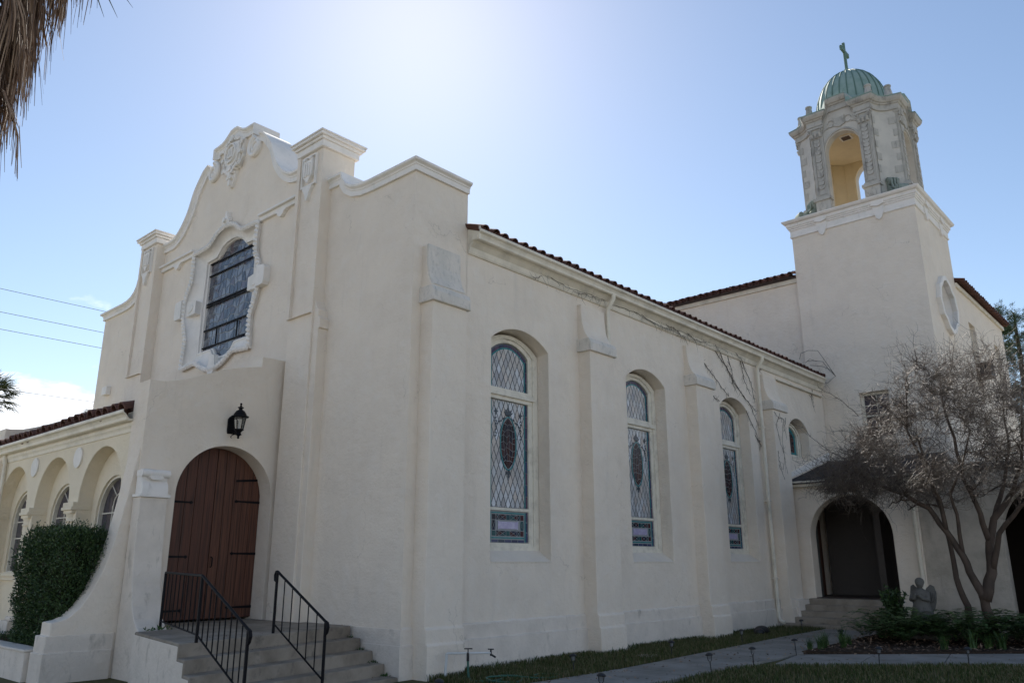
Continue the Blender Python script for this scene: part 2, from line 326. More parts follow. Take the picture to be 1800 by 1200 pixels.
def inpoly(p, poly):
    c = False; j = len(poly)-1
    for i in range(len(poly)):
        a, b = poly[i], poly[j]
        if (a[1] > p[1]) != (b[1] > p[1]) and p[0] < (b[0]-a[0])*(p[1]-a[1])/(b[1]-a[1])+a[0]: c = not c
        j = i
    return c
def grass(name, poly, n, h, label):
    xs = [p[0] for p in poly]; ys = [p[1] for p in poly]; v = []; f = []
    rnd = random.Random(name)
    k = 0
    while k < n:
        x, y = rnd.uniform(min(xs), max(xs)), rnd.uniform(min(ys), max(ys))
        if not inpoly((x, y), poly): continue
        patch = .6 + .5*math.sin(x*2.3+1)*math.sin(y*1.9+.5) + .35*math.sin(x*7.1)*math.sin(y*6.3)
        if rnd.random() > patch + .25: k += .3; continue
        a = rnd.uniform(0, 6.283); hh = h*rnd.uniform(.5, 1.35); w_ = .006*rnd.uniform(.7, 1.4); l = hh*rnd.uniform(.2, .9)
        ca, sa = math.cos(a), math.sin(a); o = len(v)
        v += [(x-sa*w_, y+ca*w_, -.03), (x+sa*w_, y-ca*w_, -.03), (x+ca*l*.4+sa*w_*.6, y+sa*l*.4-ca*w_*.6, hh*.62), (x+ca*l*.4-sa*w_*.6, y+sa*l*.4+ca*w_*.6, hh*.62), (x+ca*l, y+sa*l, hh)]
        f += [(o, o+1, o+2, o+3), (o+3, o+2, o+4)]; k += 1
    mb = MB(); mb.v = v; mb.f = f
    return tag(mb.build(name, M['grass'], fix=False), label, 'grass', kind='stuff')
grass('grass_strip', [(.36,.2),(1.80,.2),(1.83,1.4),(1.88,2.2),(1.84,3.1),(1.74,4.6),(1.68,5.4),(1.62,6.5),(1.50,8.4),(1.38,10.2),(1.27,13.2),(.05,13.2),(.05,1.1)], 34000, .065, 'thin green grass between the nave wall and the concrete path')
grass('lawn_grass', [(3.1,.6),(3.08,4.4),(3.4,5.05),(9.2,10.2),(11,4),(7.5,-1)], 60000, .05, 'short dry lawn in front of the concrete path')

# ------------------------------------------------------------------ church: facade
church = thing('church', 'long cream stucco church with curved gable front, buttressed side wall and arcaded narthex', 'church', (XC, 0, 0))
half = [(.15,11.485),(.28,11.40),(.40,11.33),(.55,11.285),(.9,11.27),(.9,11.0),(1.0,10.99),(1.15,10.95),(1.35,10.86),(1.55,10.66),(1.72,10.46),(1.83,10.24),
        (1.95,9.98),(2.1,9.78),(2.28,9.6),(2.5,9.46),(2.7,9.40),(2.95,9.395),(3.2,9.41)]
bayc = [(3.98,8.78),(4.42,8.78),(4.47,8.64),(4.58,8.50),(4.76,8.39),(5.0,8.33),(5.3,8.31)]
mid = [(-u, z) for u, z in reversed(half)] + [(0, 11.50)] + half
WINOUT = [(0,9.06),(.25,9.03),(.42,8.96),(.60,8.82),(.78,8.75),(1.45,8.73),(1.41,8.31),(1.43,8.02),(1.58,7.77),(1.68,7.5),(1.67,7.15),(1.56,6.87),(1.44,6.6),(1.45,6.24),(1.5,5.87),(.82,5.92),(.60,5.80),(.35,5.69)]
WINOUT = WINOUT + [(0,5.64)] + [(-u, z) for u, z in reversed(WINOUT[1:])]
def shrink(pl, s, c=(0, 7.3)): return [(c[0]+(u-c[0])*s, c[1]+(z-c[1])*s) for u, z in pl]
fwall = MB().slab([(-3.5,0)] + [(3.5,0)] + [(3.5,8.7)] + list(reversed([(-3.5,8.7)] + mid + [(3.5, 9.0)]))[0:0] + [(3.5,9.40)] + list(reversed(mid[1:-1])) + [(-3.5,9.40)], [shrink(WINOUT, .985)], FX, 0, -.5).build('facade_wall', M['stucco'], church)
# flanking bays; each runs back to form the parapet block
for s in (1, -1):
    poly = [(3.6*s,0),((6.5 if s > 0 else 6.6)*s,0),((6.5 if s > 0 else 6.6)*s,8.30),(5.3*s,8.30)] + [(u*s, z-.01) for u, z in reversed(bayc[:-1])] + [(3.6*s,8.77)]
    MB().slab(poly, [], FX, 0, -1.26).build('facade_bay', M['stucco'], church)
COP = [(-.17,-.02),(-.17,.05),(-.075,.05),(-.065,.065),(-.04,.07),(-.012,.12),(.03,.125),(.03,-.54),(-.17,-.54)]
cr = [(-.9,11.0),(-.9,11.27)] + [(-u, z) for u, z in reversed(half[:4])] + [(0,11.5)] + half[:4] + [(.9,11.27),(.9,11.0)]
cr = [(-.9,11.02),(-.9,11.27),(-.55,11.285)] + [(-u, z) for u, z in reversed(half[:3])] + [(0,11.5)] + half[:3] + [(.55,11.285),(.9,11.27),(.9,11.02)]
sw2d(MB(), list(reversed(cr)), [(-a, b) for a, b in COP], lambda u, z, d: FX(u, z, d)).build('gable_coping', M['trim'], church, smooth=35)
side = half[7:]
for s in (1, -1):
    pts = [(u*s, z) for u, z in side]
    pr = COP if s < 0 else COP
    # denser curve
    dense = []
    for i in range(len(pts)-1):
        p0 = pts[max(i-1, 0)]; p1 = pts[i]; p2 = pts[i+1]; p3 = pts[min(i+2, len(pts)-1)]
        for k in range(4):
            t = k/4; dense.append(tuple(.5*((2*p1[j])+(-p0[j]+p2[j])*t+(2*p0[j]-5*p1[j]+4*p2[j]-p3[j])*t*t+(-p0[j]+3*p1[j]-3*p2[j]+p3[j])*t**3) for j in (0, 1)))
    dense.append(pts[-1])
    cop = sw2d(MB(), dense, [(a*s, b) for a, b in COP], FX).build('gable_coping', M['trim'], church, smooth=35)
    # volute at the upper end
    sp = []; c = (.93*s, 10.70); 
    for i in range(30):
        a = R(90 - i*26 ) ; r = .255*(1 - i/36.0)
        sp.append((c[0] - s*r*math.cos(a)*1.0*(-1), c[1] + r*math.sin(a)))
    sp = [(c[0] + s*(.255*(1-i/33))*math.sin(R(i*24+0))*-1, c[1] + (.255*(1-i/33))*math.cos(R(i*24))) for i in range(29)]
    vm = MB(); vm.tube([FX(u, z, .06) for u, z in sp], [.055*(1-i/48) for i in range(29)], 8)
    vm.slab(arc(c[0], c[1], .24, 0, 345, 23), [], FX, .055, -.3)
    vm.build('volute', M['trim'], cop, smooth=40)
for s in (1, -1):
    e = 6.5 if s > 0 else 6.6
    pts = [(u*s, z) for u, z in bayc]
    sw2d(MB(), pts, [(a*s, b) for a, b in COP[:-2]] + [(.03*s, -1.3), (-.17*s, -1.3)], FX).build('bay_coping', M['trim'], church, smooth=35)
    z0 = 8.31; pl = [(XC+5.3*s, 0), (XC+e*s, 0), (XC+e*s, 1.26)]
    fr = [(Vector((0, 0, 1)), Vector((0, -1, 0))), (Vector((0, 0, 1)), Vector((s, -1, 0))), (Vector((0, 0, 1)), Vector((s, 0, 0)))]
    prof = [(a, b) for a, b in COP[:-2]] + [(.03, -.25), (-.17, -.25)]
    MB().sweep([(x, y, z0) for x, y in pl], prof, fr).build('bay_coping', M['trim'], church)
    MB().box(XC+5.32*s, XC+(e-.2)*s, .2, 1.28, 8.2, 8.335).build('parapet_top', M['trim'], church)
# piers
for s in (1, -1):
    u0, u1 = sorted((3.2*s, 3.98*s))
    x0, x1 = XC+u0, XC+u1
    pm = MB().box(x0, x1, -.24, .52, 0, 9.46)
    pier = pm.build('pier', M['stucco'], church, bevel=.012)
    st = MB(); st.box(x0-.004, x0+.10, -.30, -.20, 6.05, 9.43); st.box(x0+.10, x1+.004, -.30, -.20, 6.05, 6.06)
    st.build('stile', M['stucco'], pier)
    cp = MB()
    for (z0, z1, o) in ((9.46,9.60,.06),(9.60,9.66,.10),(9.66,9.72,.15),(9.72,9.755,.17)): cp.box(x0-o, x1+o, -.24-o, .52+o, z0, z1)
    cp.build('pier_cap', M['trim'], pier, bevel=.012)
    c = (u0+u1)/2
    om = MB()
    sh = lambda pts: [(c+a*1.0, z) for a, z in pts]
    om.slab(sh([(-.24,9.38),(.24,9.38),(.24,8.72),(-.24,8.72)]), [sh([(-.21,9.35),(.21,9.35),(.21,8.75),(-.21,8.75)])], FX, .2, .295)
    om.slab(sh([(-.14,9.29),(-.05,9.27),(.05,9.27),(.14,9.29),(.16,9.15),(.14,8.93),(.05,8.83),(0,8.78),(-.05,8.83),(-.14,8.93),(-.16,9.15)]), [], FX, .2, .32)
    for q in (-.07, 0, .07): om.slab(sh([(q-.018,9.2),(q+.018,9.2),(q+.018,8.92),(q-.018,8.92)]), [], FX, .2, .345)
    om.slab(sh([(-.17,8.70),(.17,8.70),(.11,8.62),(.07,8.56),(.05,8.48),(0,8.40),(-.05,8.48),(-.07,8.56),(-.11,8.62)]), [], FX, .2, .31)
    om.slab(arc(c-.09, 9.30, .035, 0, 330, 11), [], FX, .2, .345); om.slab(arc(c+.09, 9.30, .035, 0, 330, 11), [], FX, .2, .345)
    om.build('shield_relief', M['trim'], pier)
    # stepped shoulder on the outer side of the pier
    xo = x1 if s > 0 else x0
    prof = [(0,0),(.22,0),(.22,5.74),(.27,5.74),(.27,5.92),(.2,5.98),(.2,6.10),(.13,6.17),(.075,6.30),(.05,6.46),(.05,6.78),(0,6.80)]
    MB().slab([(xo - .14*s + a*s, z) for a, z in prof] if 0 else [(xo+(a-.06)*s, z) for a, z in prof], [], lambda u, z, d: (u, d, z), -.20, .02).build('shoulder', M['stucco'], pier, bevel=.012)
# string course with drops
for s, a, b in ((-1,-3.2,-1.47),(1,1.47,3.2)):
    sm = MB()
    sm.box(XC+a, XC+b, -.13, .01, 8.795, 8.84); sm.box(XC+a, XC+b, -.065, .01, 8.70, 8.80)
    sm.slab([(s*(2.3+a), z) for a, z in ((-.22,8.70),(.22,8.70),(.17,8.655),(.13,8.66),(.09,8.59),(0,8.55),(-.09,8.59),(-.13,8.66),(-.17,8.655))], [], FX, -.01, .085)
    sm.build('string_course', M['trim'], church)
# cartouche on the gable
cm = MB(); FXd = lambda u, z, d: FX(u, z, d*1.7)
def blob(c, r, d0, d1, rz=None, n=16): cm.slab(arc(c[0], c[1], r, 0, 360-360/n, n-1, rz), [], FXd, d0, d1)
cm.slab([(-.46,11.12),(-.3,11.2),(0,11.3),(.3,11.2),(.46,11.12),(.42,10.9),(.45,10.66),(.36,10.55),(.3,10.42),(.2,10.4),(.14,10.15),(.05,10.0),(-.05,10.0),(-.14,10.15),(-.2,10.4),(-.3,10.42),(-.36,10.55),(-.45,10.66),(-.42,10.9)], [], FXd, 0, .04)
cm.slab([(-.3,11.08),(0,11.14),(.3,11.08),(.33,10.82),(.24,10.6),(0,10.48),(-.24,10.6),(-.33,10.82)], [], FXd, 0, .075)
cm.slab(arc(0, 10.84, .24, 0, 350, 23, .25), [arc(0, 10.84, .205, 0, 350, 23, .215)], FXd, 0, .105)
for a, b, c2, d in ((-.11,.11,10.93,10.96),(-.09,-.05,10.76,10.93),(-.02,.02,10.76,10.93),(.05,.09,10.76,10.93),(-.11,.11,10.73,10.76)): cm.box(XC+a, XC+b, -.17, 0, c2, d)
for s in (1, -1):
    cm.tube([FXd(s*(.38+.07*math.cos(R(i*40))*(1-i/16)), 11.03+.07*math.sin(R(i*40))*(1-i/16), .06) for i in range(13)], .022, 6)
    cm.tube([FXd(s*(.36+.08*math.cos(R(180+i*40))*(1-i/16)), 10.52+.08*math.sin(R(180+i*40))*(1-i/16), .06) for i in range(13)], .024, 6)
    cm.tube([FXd(s*(.33+.03*math.sin(i*.9)), 10.6+i*.045, .06) for i in range(10)], .02, 6)
    for k, (q, z) in enumerate(((.14,11.2),(.25,11.16),(.1,10.36),(.18,10.43),(.06,10.22),(.27,10.48),(.40,10.78))): blob((s*q, z), .055, .02, .085, .05, 9)
blob((0,11.24), .09, .02, .10, .08); blob((0,10.44), .09, .02, .10, .075); blob((0,10.3), .06, .02, .09, .09); blob((0,10.1), .05, .02, .075, .09)
cm.build('cartouche', M['trim'], church)

# facade window
fwin = MB()
def resamp(pl, n):
    d = [0]
    for a, b in zip(pl, pl[1:]+pl[:1]): d.append(d[-1]+math.hypot(b[0]-a[0], b[1]-a[1]))
    o = []; 
    for k in range(n):
        t = d[-1]*k/n; i = max(j for j in range(len(pl)) if d[j] <= t+1e-9); a, b = pl[i], pl[(i+1) % len(pl)]; f = (t-d[i])/(d[i+1]-d[i]); o.append((a[0]+(b[0]-a[0])*f, a[1]+(b[1]-a[1])*f))
    return o
INN = [(0,8.76),(.22,8.735),(.42,8.66),(.58,8.52),(.64,8.46),(1.06,8.44),(1.06,7.9),(1.06,7.4),(1.06,6.9),(1.06,6.28),(.50,6.28),(.38,6.13),(.20,6.04)]
INN = INN + [(0,6.02)] + [(-u, z) for u, z in reversed(INN[1:])]
def radial(pl, a):
    # ray from the centre at angle a to the outline
    c = (0, 7.35); d = (math.sin(a), math.cos(a)); best = None
    for p, q in zip(pl, pl[1:]+pl[:1]):
        ex, ez = q[0]-p[0], q[1]-p[1]; den = d[0]*ez - d[1]*ex
        if abs(den) < 1e-9: continue
        t = ((p[0]-c[0])*ez - (p[1]-c[1])*ex)/den; s_ = ((p[0]-c[0])*d[1] - (p[1]-c[1])*d[0])/den
        if t > 0 and -1e-6 <= s_ <= 1+1e-6: best = t if best is None else max(best, t)
    return (c[0]+d[0]*best, c[1]+d[1]*best)
ang = sorted([2*math.pi*i/144 for i in range(144)] + [math.atan2(u, z-7.35) % (2*math.pi) for u, z in WINOUT+INN])
oo = [radial(WINOUT, a) for a in ang]; ii = [radial(INN, a) for a in ang]
rings = []
for t, d in ((0,-.01),(.0,.09),(.07,.10),(.10,.075),(.16,.02),(.26,-.03),(.40,-.07),(.56,-.10),(.72,-.115),(.80,-.115),(.84,-.10),(.92,-.105),(.93,-.15),(1,-.165),(1,-.26)):
    rings.append([FX(o[0]+(i[0]-o[0])*t, o[1]+(i[1]-o[1])*t, d) for o, i in zip(oo, ii)])
n = len(ang); vs = [p for r in rings for p in r]; fs = [(k*n+i, k*n+(i+1) % n, (k+1)*n+(i+1) % n, (k+1)*n+i) for k in range(len(rings)-1) for i in range(n)]
fwin.add(vs, fs)
fw_o = fwin.build('rose_window', M['trim'], church, smooth=50)
rp = MB()
pl = resamp(shrink(WINOUT, .985), 118)
for k, (u, z) in enumerate(pl):
    u2, z2 = pl[(k+1) % len(pl)]; dx, dz = u2-u, z2-z; l = math.hypot(dx, dz)
    if l < 1e-6: continue
    dx /= l; dz /= l
    P_ = lambda a, b, d: FX(u+dx*a-dz*b, z+dz*a+dx*b, d)
    rp.add([P_(-.06,-.06,.075), P_(.025,-.06,.075), P_(.075,.06,.075), P_(-.02,.06,.075), P_(-.035,-.035,.112), P_(.02,-.035,.122), P_(.05,.035,.122), P_(-.005,.035,.112)], [(4,5,6,7),(0,1,5,4),(1,2,6,5),(2,3,7,6),(3,0,4,7)])
rp.build('rope_moulding', M['trim'], fw_o, smooth=0)
for s in (1, -1):
    em = MB(); em.slab([(s*1.66,7.6),(s*1.93,7.58),(s*1.97,7.52),(s*1.97,7.22),(s*1.93,7.15),(s*1.66,7.14)], [], FX, 0, .15)
    em.slab([(s*1.62,7.56),(s*1.15,7.5),(s*1.15,7.2),(s*1.62,7.18)], [], FX, -.14, .04)
    em.slab(arc(s*1.4, 7.36, .14, 0, 345, 15, .1), [], FX, .0, .055)
    em.build('ear_block', M['trim'], fw_o)
fi = MB()
fi.slab([(-.12,9.02),(.12,9.02),(.16,9.12),(.09,9.16),(.11,9.22),(.05,9.26),(.03,9.38),(-.03,9.38),(-.05,9.26),(-.11,9.22),(-.09,9.16),(-.16,9.12)], [], FX, 0, .10)
fi.slab(arc(0, 9.15, .06, 0, 330, 11), [], FX, 0, .16)
for s in (1,-1): fi.tube([FX(s*(.12+.05*math.cos(R(i*45))), 9.1+.05*math.sin(R(i*45)), .09) for i in range(8)], .018, 6)
fi.build('finial', M['trim'], fw_o); fi = MB()
fi.slab([(-.10,5.56),(.10,5.56),(.16,5.68),(.1,5.98),(-.1,5.98),(-.16,5.68)], [], FX, 0, .10)
fi.build('keystone', M['trim'], fw_o)
# leaded glass of the facade window: irregular pieces
rg = random.Random(3)
gp = MB(); nu, nz = 13, 15; grid = {}
for i in range(nu+1):
    for j in range(nz+1):
        u = -1.08 + 2.16*i/nu; z = 6.0 + 2.80*j/nz
        if 0 < i < nu: u += rg.uniform(-.06, .06)
        if 0 < j < nz: z += rg.uniform(-.06, .06)
        grid[i, j] = (u, z)
for i in range(nu):
    for j in range(nz):
        q = [grid[i,j], grid[i+1,j], grid[i+1,j+1], grid[i,j+1]]; cx = sum(p[0] for p in q)/4; cz = sum(p[1] for p in q)/4
        q = [(cx+(p[0]-cx)*.9, cz+(p[1]-cz)*.9) for p in q]; t = rg.uniform(-.004, .004)
        if rg.random() < .5: fl = [(0,1,2),(0,2,3)]
        else: fl = [(0,1,2,3)]
        for f in fl: gp.add([FX(q[k][0], q[k][1], -.215+t+rg.uniform(-.003,.003)) for k in f], [tuple(range(len(f)))])
tag(gp.build('leaded_glass', M['glassfac'], fw_o, fix=False), kind='stuff')
MB().box(XC-1.09, XC+1.09, .224, .24, 5.98, 8.82).build('leading', M['leadlight'], fw_o)
bm_ = MB()
for z, h_ in ((8.42,.011), (8.12,.013), (7.42,.017), (7.36,.011), (6.78,.013), (6.36,.011)): bm_.box(XC-1.05, XC+1.05, .172, .20, z-h_, z+h_)
for u in (-.45, .45): bm_.box(XC+u-.012, XC+u+.012, .174, .198, 6.38, 6.76)
bm_.build('glazing_bar', M['iron'], fw_o)
MB().box(XC-6.4+.55, XC-6.4+.85, -.12, 0, 5.9, 6.12).build('wall_box', M['trim'], church, bevel=.01)

# ------------------------------------------------------------------ church: nave side wall
WC = [2.72, 7.02, 11.32]; YE = 17.72
holes = [archpoly(c, .81, 1.64, 5.55, .30, 16) for c in WC] + [archpoly(15.49, .72, 4.62, 5.5, .33, 16)]
MB().slab([(1.24,0),(YE,0),(YE,7.2),(1.24,7.2)], holes, SX, 0, -.5).build('nave_wall', M['stucco'], church, bevel=.014)
# plinth: two low offsets run along wall and buttresses
pm = MB(); BY = [(.2,.98),(4.5,5.33),(8.79,9.63),(13.06,13.93)]
segs = [(0,.2),(.98,4.5),(5.33,8.79),(9.63,13.06),(13.93,14.25)]
rp_ = random.Random(11)
def ledge(mb, y0, y1, z, d):
    # a hand-trowelled ledge: a strip with an uneven top edge
    n = max(2, int((y1-y0)/.12)); v = []; f = []
    for i in range(n+1):
        y = y0+(y1-y0)*i/n; e = rp_.uniform(-.008, .008)
        v += [(0,y,0-.1),(d,y,-.1),(d+rp_.uniform(-.003,.003),y,z-.018+e),(0,y,z+.012+e)]
    for i in range(n):
        for k in range(3): f.append((i*4+k, i*4+k+1, i*4+k+5, i*4+k+4))
    mb.add(v, f)
for y0, y1 in segs: ledge(pm, y0, y1, .68, .03); ledge(pm, y0, y1, .455, .065)
for sg in ((-2.3, 0.0),):
    for z, d in ((.68,.03),(.455,.065)): pm.slab([(sg[0],-.1),(sg[1]+d,-.1),(sg[1]+d,z-.015),(sg[0],z-.015)], [], lambda u, v, dd: (u, -dd, v), -.05, d-.002)
pm.build('plinth', M['stucco_base'], church)
for k, (y0, y1) in enumerate(BY):
    prof = [(-.05,-.1),(.37,-.1),(.37,.445),(.335,.465),(.335,.665),(.30,.69),(.30,6.02),(.26,6.06),(.20,6.14),(.15,6.26),(.115,6.42),(.10,6.6),(.10,6.80),(-.05,6.80)]
    bt = MB().slab(prof, [], lambda u, z, d: (u, d, z), y0, y1).build('buttress', M['stucco'], church, bevel=.016)
    capm = MB().slab([(-.03,5.76),(.36,5.76),(.36,5.93),(.31,6.03),(-.03,6.03)], [], lambda u, z, d: (u, d, z), y0-.05, y1+.05)
    capm.build('buttress_cap', M['weather'], bt, bevel=.018)
    if k == 0:
        MB().slab([(.09,6.82),(.135,6.82),(.14,6.45),(.19,6.24),(.27,6.08),(.09,6.0)], [], lambda u, z, d: (u, d, z), y0+.012, y1-.012).build('weathered_face', M['weather'], bt, bevel=.01)
# tall stained glass windows
def pane_strip(mb, p0, p1, w_, nrm, n, x, gap=.006):
    """n blocks along p0..p1 in (y,z), width w_ to the side nrm"""
    for i in range(n):
        a = lerp(p0, p1, i/n); b = lerp(p0, p1, (i+1)/n); d = Vector((b[0]-a[0], b[1]-a[1])); d.normalize()
        a = (a[0]+d.x*gap, a[1]+d.y*gap); b = (b[0]-d.x*gap, b[1]-d.y*gap)
        mb.add([(x,a[0],a[1]),(x,b[0],b[1]),(x,b[0]+nrm[0]*w_,b[1]+nrm[1]*w_),(x,a[0]+nrm[0]*w_,a[1]+nrm[1]*w_)], [(0,1,2,3)])
def clip_diamonds(mb, lead, inside, y0, y1, z0, z1, dw, dh, x):
    i0 = int((z0)/dh)-2
    rows = int((z1-z0)/(dh/2))+4
    for r in range(-2, rows):
        for c_ in range(-2, int((y1-y0)/dw)+3):
            cy = y0 + c_*dw + (dw/2 if r % 2 else 0); cz = z0 + r*dh/2
            poly = [(cy-dw*.43,cz),(cy,cz-dh*.43),(cy+dw*.43,cz),(cy,cz+dh*.43)]
            poly = inside(poly)
            ta, tb = TILT.uniform(-.035, .035), TILT.uniform(-.035, .035)
            if len(poly) > 2: mb.add([(x+ta*(p[0]-cy)+tb*(p[1]-cz),p[0],p[1]) for p in poly], [tuple(range(len(poly)))])
def hp(poly, nx, nz, d):
    o = []
    for p, q in zip(poly, poly[1:]+poly[:1]):
        a = nx*p[0]+nz*p[1]-d; b_ = nx*q[0]+nz*q[1]-d
        if a <= 0: o.append(p)
        if a*b_ < 0: t = a/(a-b_); o.append((p[0]+(q[0]-p[0])*t, p[1]+(q[1]-p[1])*t))
    return o
XG = -.335; TILT = random.Random(77)
def side_window(c):
    f = MB()
    of = archpoly(c, .80, 1.80, 5.5, .30, 16); inn = archpoly(c, .66, 1.9, 5.45, .27, 16); inn2 = archpoly(c, .545, 1.955, 5.42, .23, 16)
    f.slab(of, [inn], SX, -.28, -.42); f.slab(shrink(of, 1.0), [inn2], SX, -.305, -.42)
    f.box(-.42, -.245, c-.70, c+.70, 4.60, 4.66); f.box(-.42, -.285, c-.62, c+.62, 4.53, 4.75); f.box(-.42, -.265, c-.66, c+.66, 4.66, 4.70)
    f.box(-.42, -.31, c-.545, c+.545, 2.515, 2.57)
    w_ = f.build('stained_glass_window', M['frame'], church, bevel=.005)
    # sloped plaster sill
    MB().slab([(.012,1.63),(-.29,1.83),(-.5,1.83),(-.5,1.60),(.0,1.60)], [], lambda u, z, d: (u, d, z), c-.80, c+.80).build('sill', M['stucco'], w_)
    MB().box(-.40, -.345, c-.56, c+.56, 1.94, 5.66).build('backing', M['lead'], w_)
    MB().box(-.345, -.339, c-.545, c+.545, 1.96, 2.51).build('panel_leading', M['leadlight'], w_)
    dg = MB(); HW = .445
    def in_top(p):
        p = hp(p, 1, 0, c+HW); p = hp(p, -1, 0, -(c-HW)); p = hp(p, 0, -1, -4.76) if p else p
        for i in range(7):
            if not p: break
            t = -0.9+1.8*i/6; yc = c+HW*t; zt = 5.33+.21*(1-(t)**2); sl_ = -2*.21*t/HW
            L = math.hypot(sl_, 1); p = hp(p, -sl_/L, 1/L, (zt - sl_*yc)/L)
        return p
    def in_low(p):
        p = hp(p, 1, 0, c+HW); p = hp(p, -1, 0, -(c-HW)); p = hp(p, 0, 1, 4.52) if p else p; p = hp(p, 0, -1, -2.58) if p else p
        return p
    clip_diamonds(dg, None, in_top, c-HW, c+HW, 4.7, 5.6, .128, .275, XG); clip_diamonds(dg, None, in_low, c-HW, c+HW, 2.5, 4.55, .128, .275, XG)
    tag(dg.build('diamond_panes', M['glasswhite'], w_, fix=False), kind='stuff')
    tl = MB(); bl = MB()
    for s in (1, -1):
        for z0, z1, n_ in ((4.76,5.37,3),(2.58,4.52,9),(1.965,2.505,3)):
            pane_strip(tl, (c+s*.45, z0), (c+s*.45, z1), .03, (s, 0), max(1, n_//3), XG+.002); pane_strip(bl, (c+s*.484, z0), (c+s*.484, z1), .055, (s, 0), n_, XG)
    top = [(c+.45*t, 5.33+.21*(1-t*t)) for t in [-1+2*i/8 for i in range(9)]]
    for a, b2 in zip(top, top[1:]):
        d = Vector((b2[0]-a[0], b2[1]-a[1])).normalized(); nn = (-d.y, d.x)
        pane_strip(tl, a, b2, .03, nn, 1, XG+.002, .001); a2 = (a[0]+nn[0]*.034, a[1]+nn[1]*.034); b3 = (b2[0]+nn[0]*.034, b2[1]+nn[1]*.034); pane_strip(bl, a2, b3, .055, nn, 1, XG, .004)
    # lower panel
    pp = MB(); z0, z1 = 2.0, 2.47
    pane_strip(bl, (c-.44, 1.965), (c+.44, 1.965), .045, (0, 1), 5, XG)
    for z in (2.03, 2.465): pane_strip(tl, (c-.44, z), (c+.44, z), .025, (0, 1), 2, XG+.002, .002)
    ys = [-.43,-.33,-.24,-.05,.05,.24,.33,.43]; zs = [2.07,2.17,2.35,2.455]
    for i in range(7):
        for j in range(3):
            if j == 1 and 1 <= i <= 5: continue
            a, b2, d, e = c+ys[i]+.006, c+ys[i+1]-.006, zs[j]+.006, zs[j+1]-.006; mx, mz = (a+b2)/2, (d+e)/2; g = .006
            if (j != 1 and i in (2, 4, 1, 5)) or j == 1:
                for q in ([(a+g,d),(b2-g,d),(mx,mz-g)], [(b2,d+g),(b2,e-g),(mx+g,mz)], [(b2-g,e),(a+g,e),(mx,mz+g)], [(a,e-g),(a,d+g),(mx-g,mz)]): pp.add([(XG,y,z) for y, z in q], [(0,1,2)])
            else: pp.add([(XG,a,d),(XG,b2,d),(XG,b2,e),(XG,a,e)], [(0,1,2,3)])
    tag(pp.build('lower_panel_panes', M['glasspanel'], w_, fix=False), kind='stuff')
    MB().slab([(c-.27,2.185),(c-.23,2.2),(c+.23,2.2),(c+.27,2.185),(c+.265,2.26),(c+.27,2.34),(c+.23,2.325),(c-.23,2.325),(c-.27,2.34),(c-.265,2.26)], [], SX, XG-.005, XG+.006).build('plaque', M['plaque'], w_)
    tag(tl.build('teal_strip', M['glassteal'], w_, fix=False)); tag(bl.build('border_panes', M['glassblue'], w_, fix=False), kind='stuff')
    # oval medallion of dark irregular pieces
    ez, ey, ecz = .47, .20, 3.74
    md = MB().slab(arc(c, ecz, ey+.028, 0, 350, 35, ez+.03), [arc(c, ecz, ey+.006, 0, 350, 35, ez+.008)], SX, XG+.004, XG+.014).build('medallion_ring', M['glassteal'], w_)
    MB().slab(arc(c, ecz, ey+.008, 0, 350, 35, ez+.01), [], SX, XG+.001, XG+.004).build('medallion_leading', M['leadlight'], w_)
    mp_ = MB(); rr = random.Random(int(c*10)); g = {}
    for i in range(6):
        for j in range(9):
            t = -1+2*j/8; wdt = math.sqrt(max(0, 1-t*t*.995)); s_ = -1+2*i/5
            y = c+s_*wdt*ey+(rr.uniform(-.02,.02)*wdt if 0 < i < 5 else 0); z = ecz+t*ez+(rr.uniform(-.045,.045) if 0 < j < 8 and 0 < i < 5 else 0); g[i,j] = (y, z)
    for i in range(5):
        for j in range(8):
            q = [g[i,j],g[i+1,j],g[i+1,j+1],g[i,j+1]]; cy = sum(p[0] for p in q)/4; cz = sum(p[1] for p in q)/4
            mp_.add([(XG+.007, cy+(p[0]-cy)*.90, cz+(p[1]-cz)*.93) for p in q], [(0,1,2,3)])
    tag(mp_.build('medallion_panes', M['glassdark'], w_, fix=False), kind='stuff')
    om = MB(); X2 = XG+.01
    def petal(y, z, a, l, w2):
        ca, sa = math.cos(a), math.sin(a)
        om.slab([(y+ca*l*t-sa*w2*k, z+sa*l*t+ca*w2*k) for t, k in ((0,.3),(.4,1),(.8,.7),(1,0),(.8,-.7),(.4,-1),(0,-.3))], [], SX, X2, X2+.006)
    for a in (90, 60, 120, 35, 145): petal(c, ecz+ez+.03, R(a), .20 if a == 90 else .15, .017)
    for a in (-90, -50, -130): petal(c, ecz-ez-.03, R(a), .14 if a == -90 else .1, .02)
    for s in (1, -1):
        yy_ = c+s*.34
        for a in (0, 90, 180, 270): petal(yy_, 4.30, R(a), .06, .014)
        for k in range(7): petal(yy_+.012*(-1)**k, 4.2-k*.055, R(-90+(40 if k % 2 else -40)), .06, .012)
        for k in range(5): petal(c+s*(.12+.05*k), ecz+ez-.03-.03*k+.02*(k % 2), R(90+s*50), .06, .012)
    tag(om.build('ornament', M['orn'], w_), kind='stuff')
    return w_
W0 = side_window(WC[0])
for c in WC[1:]: side_window(c)
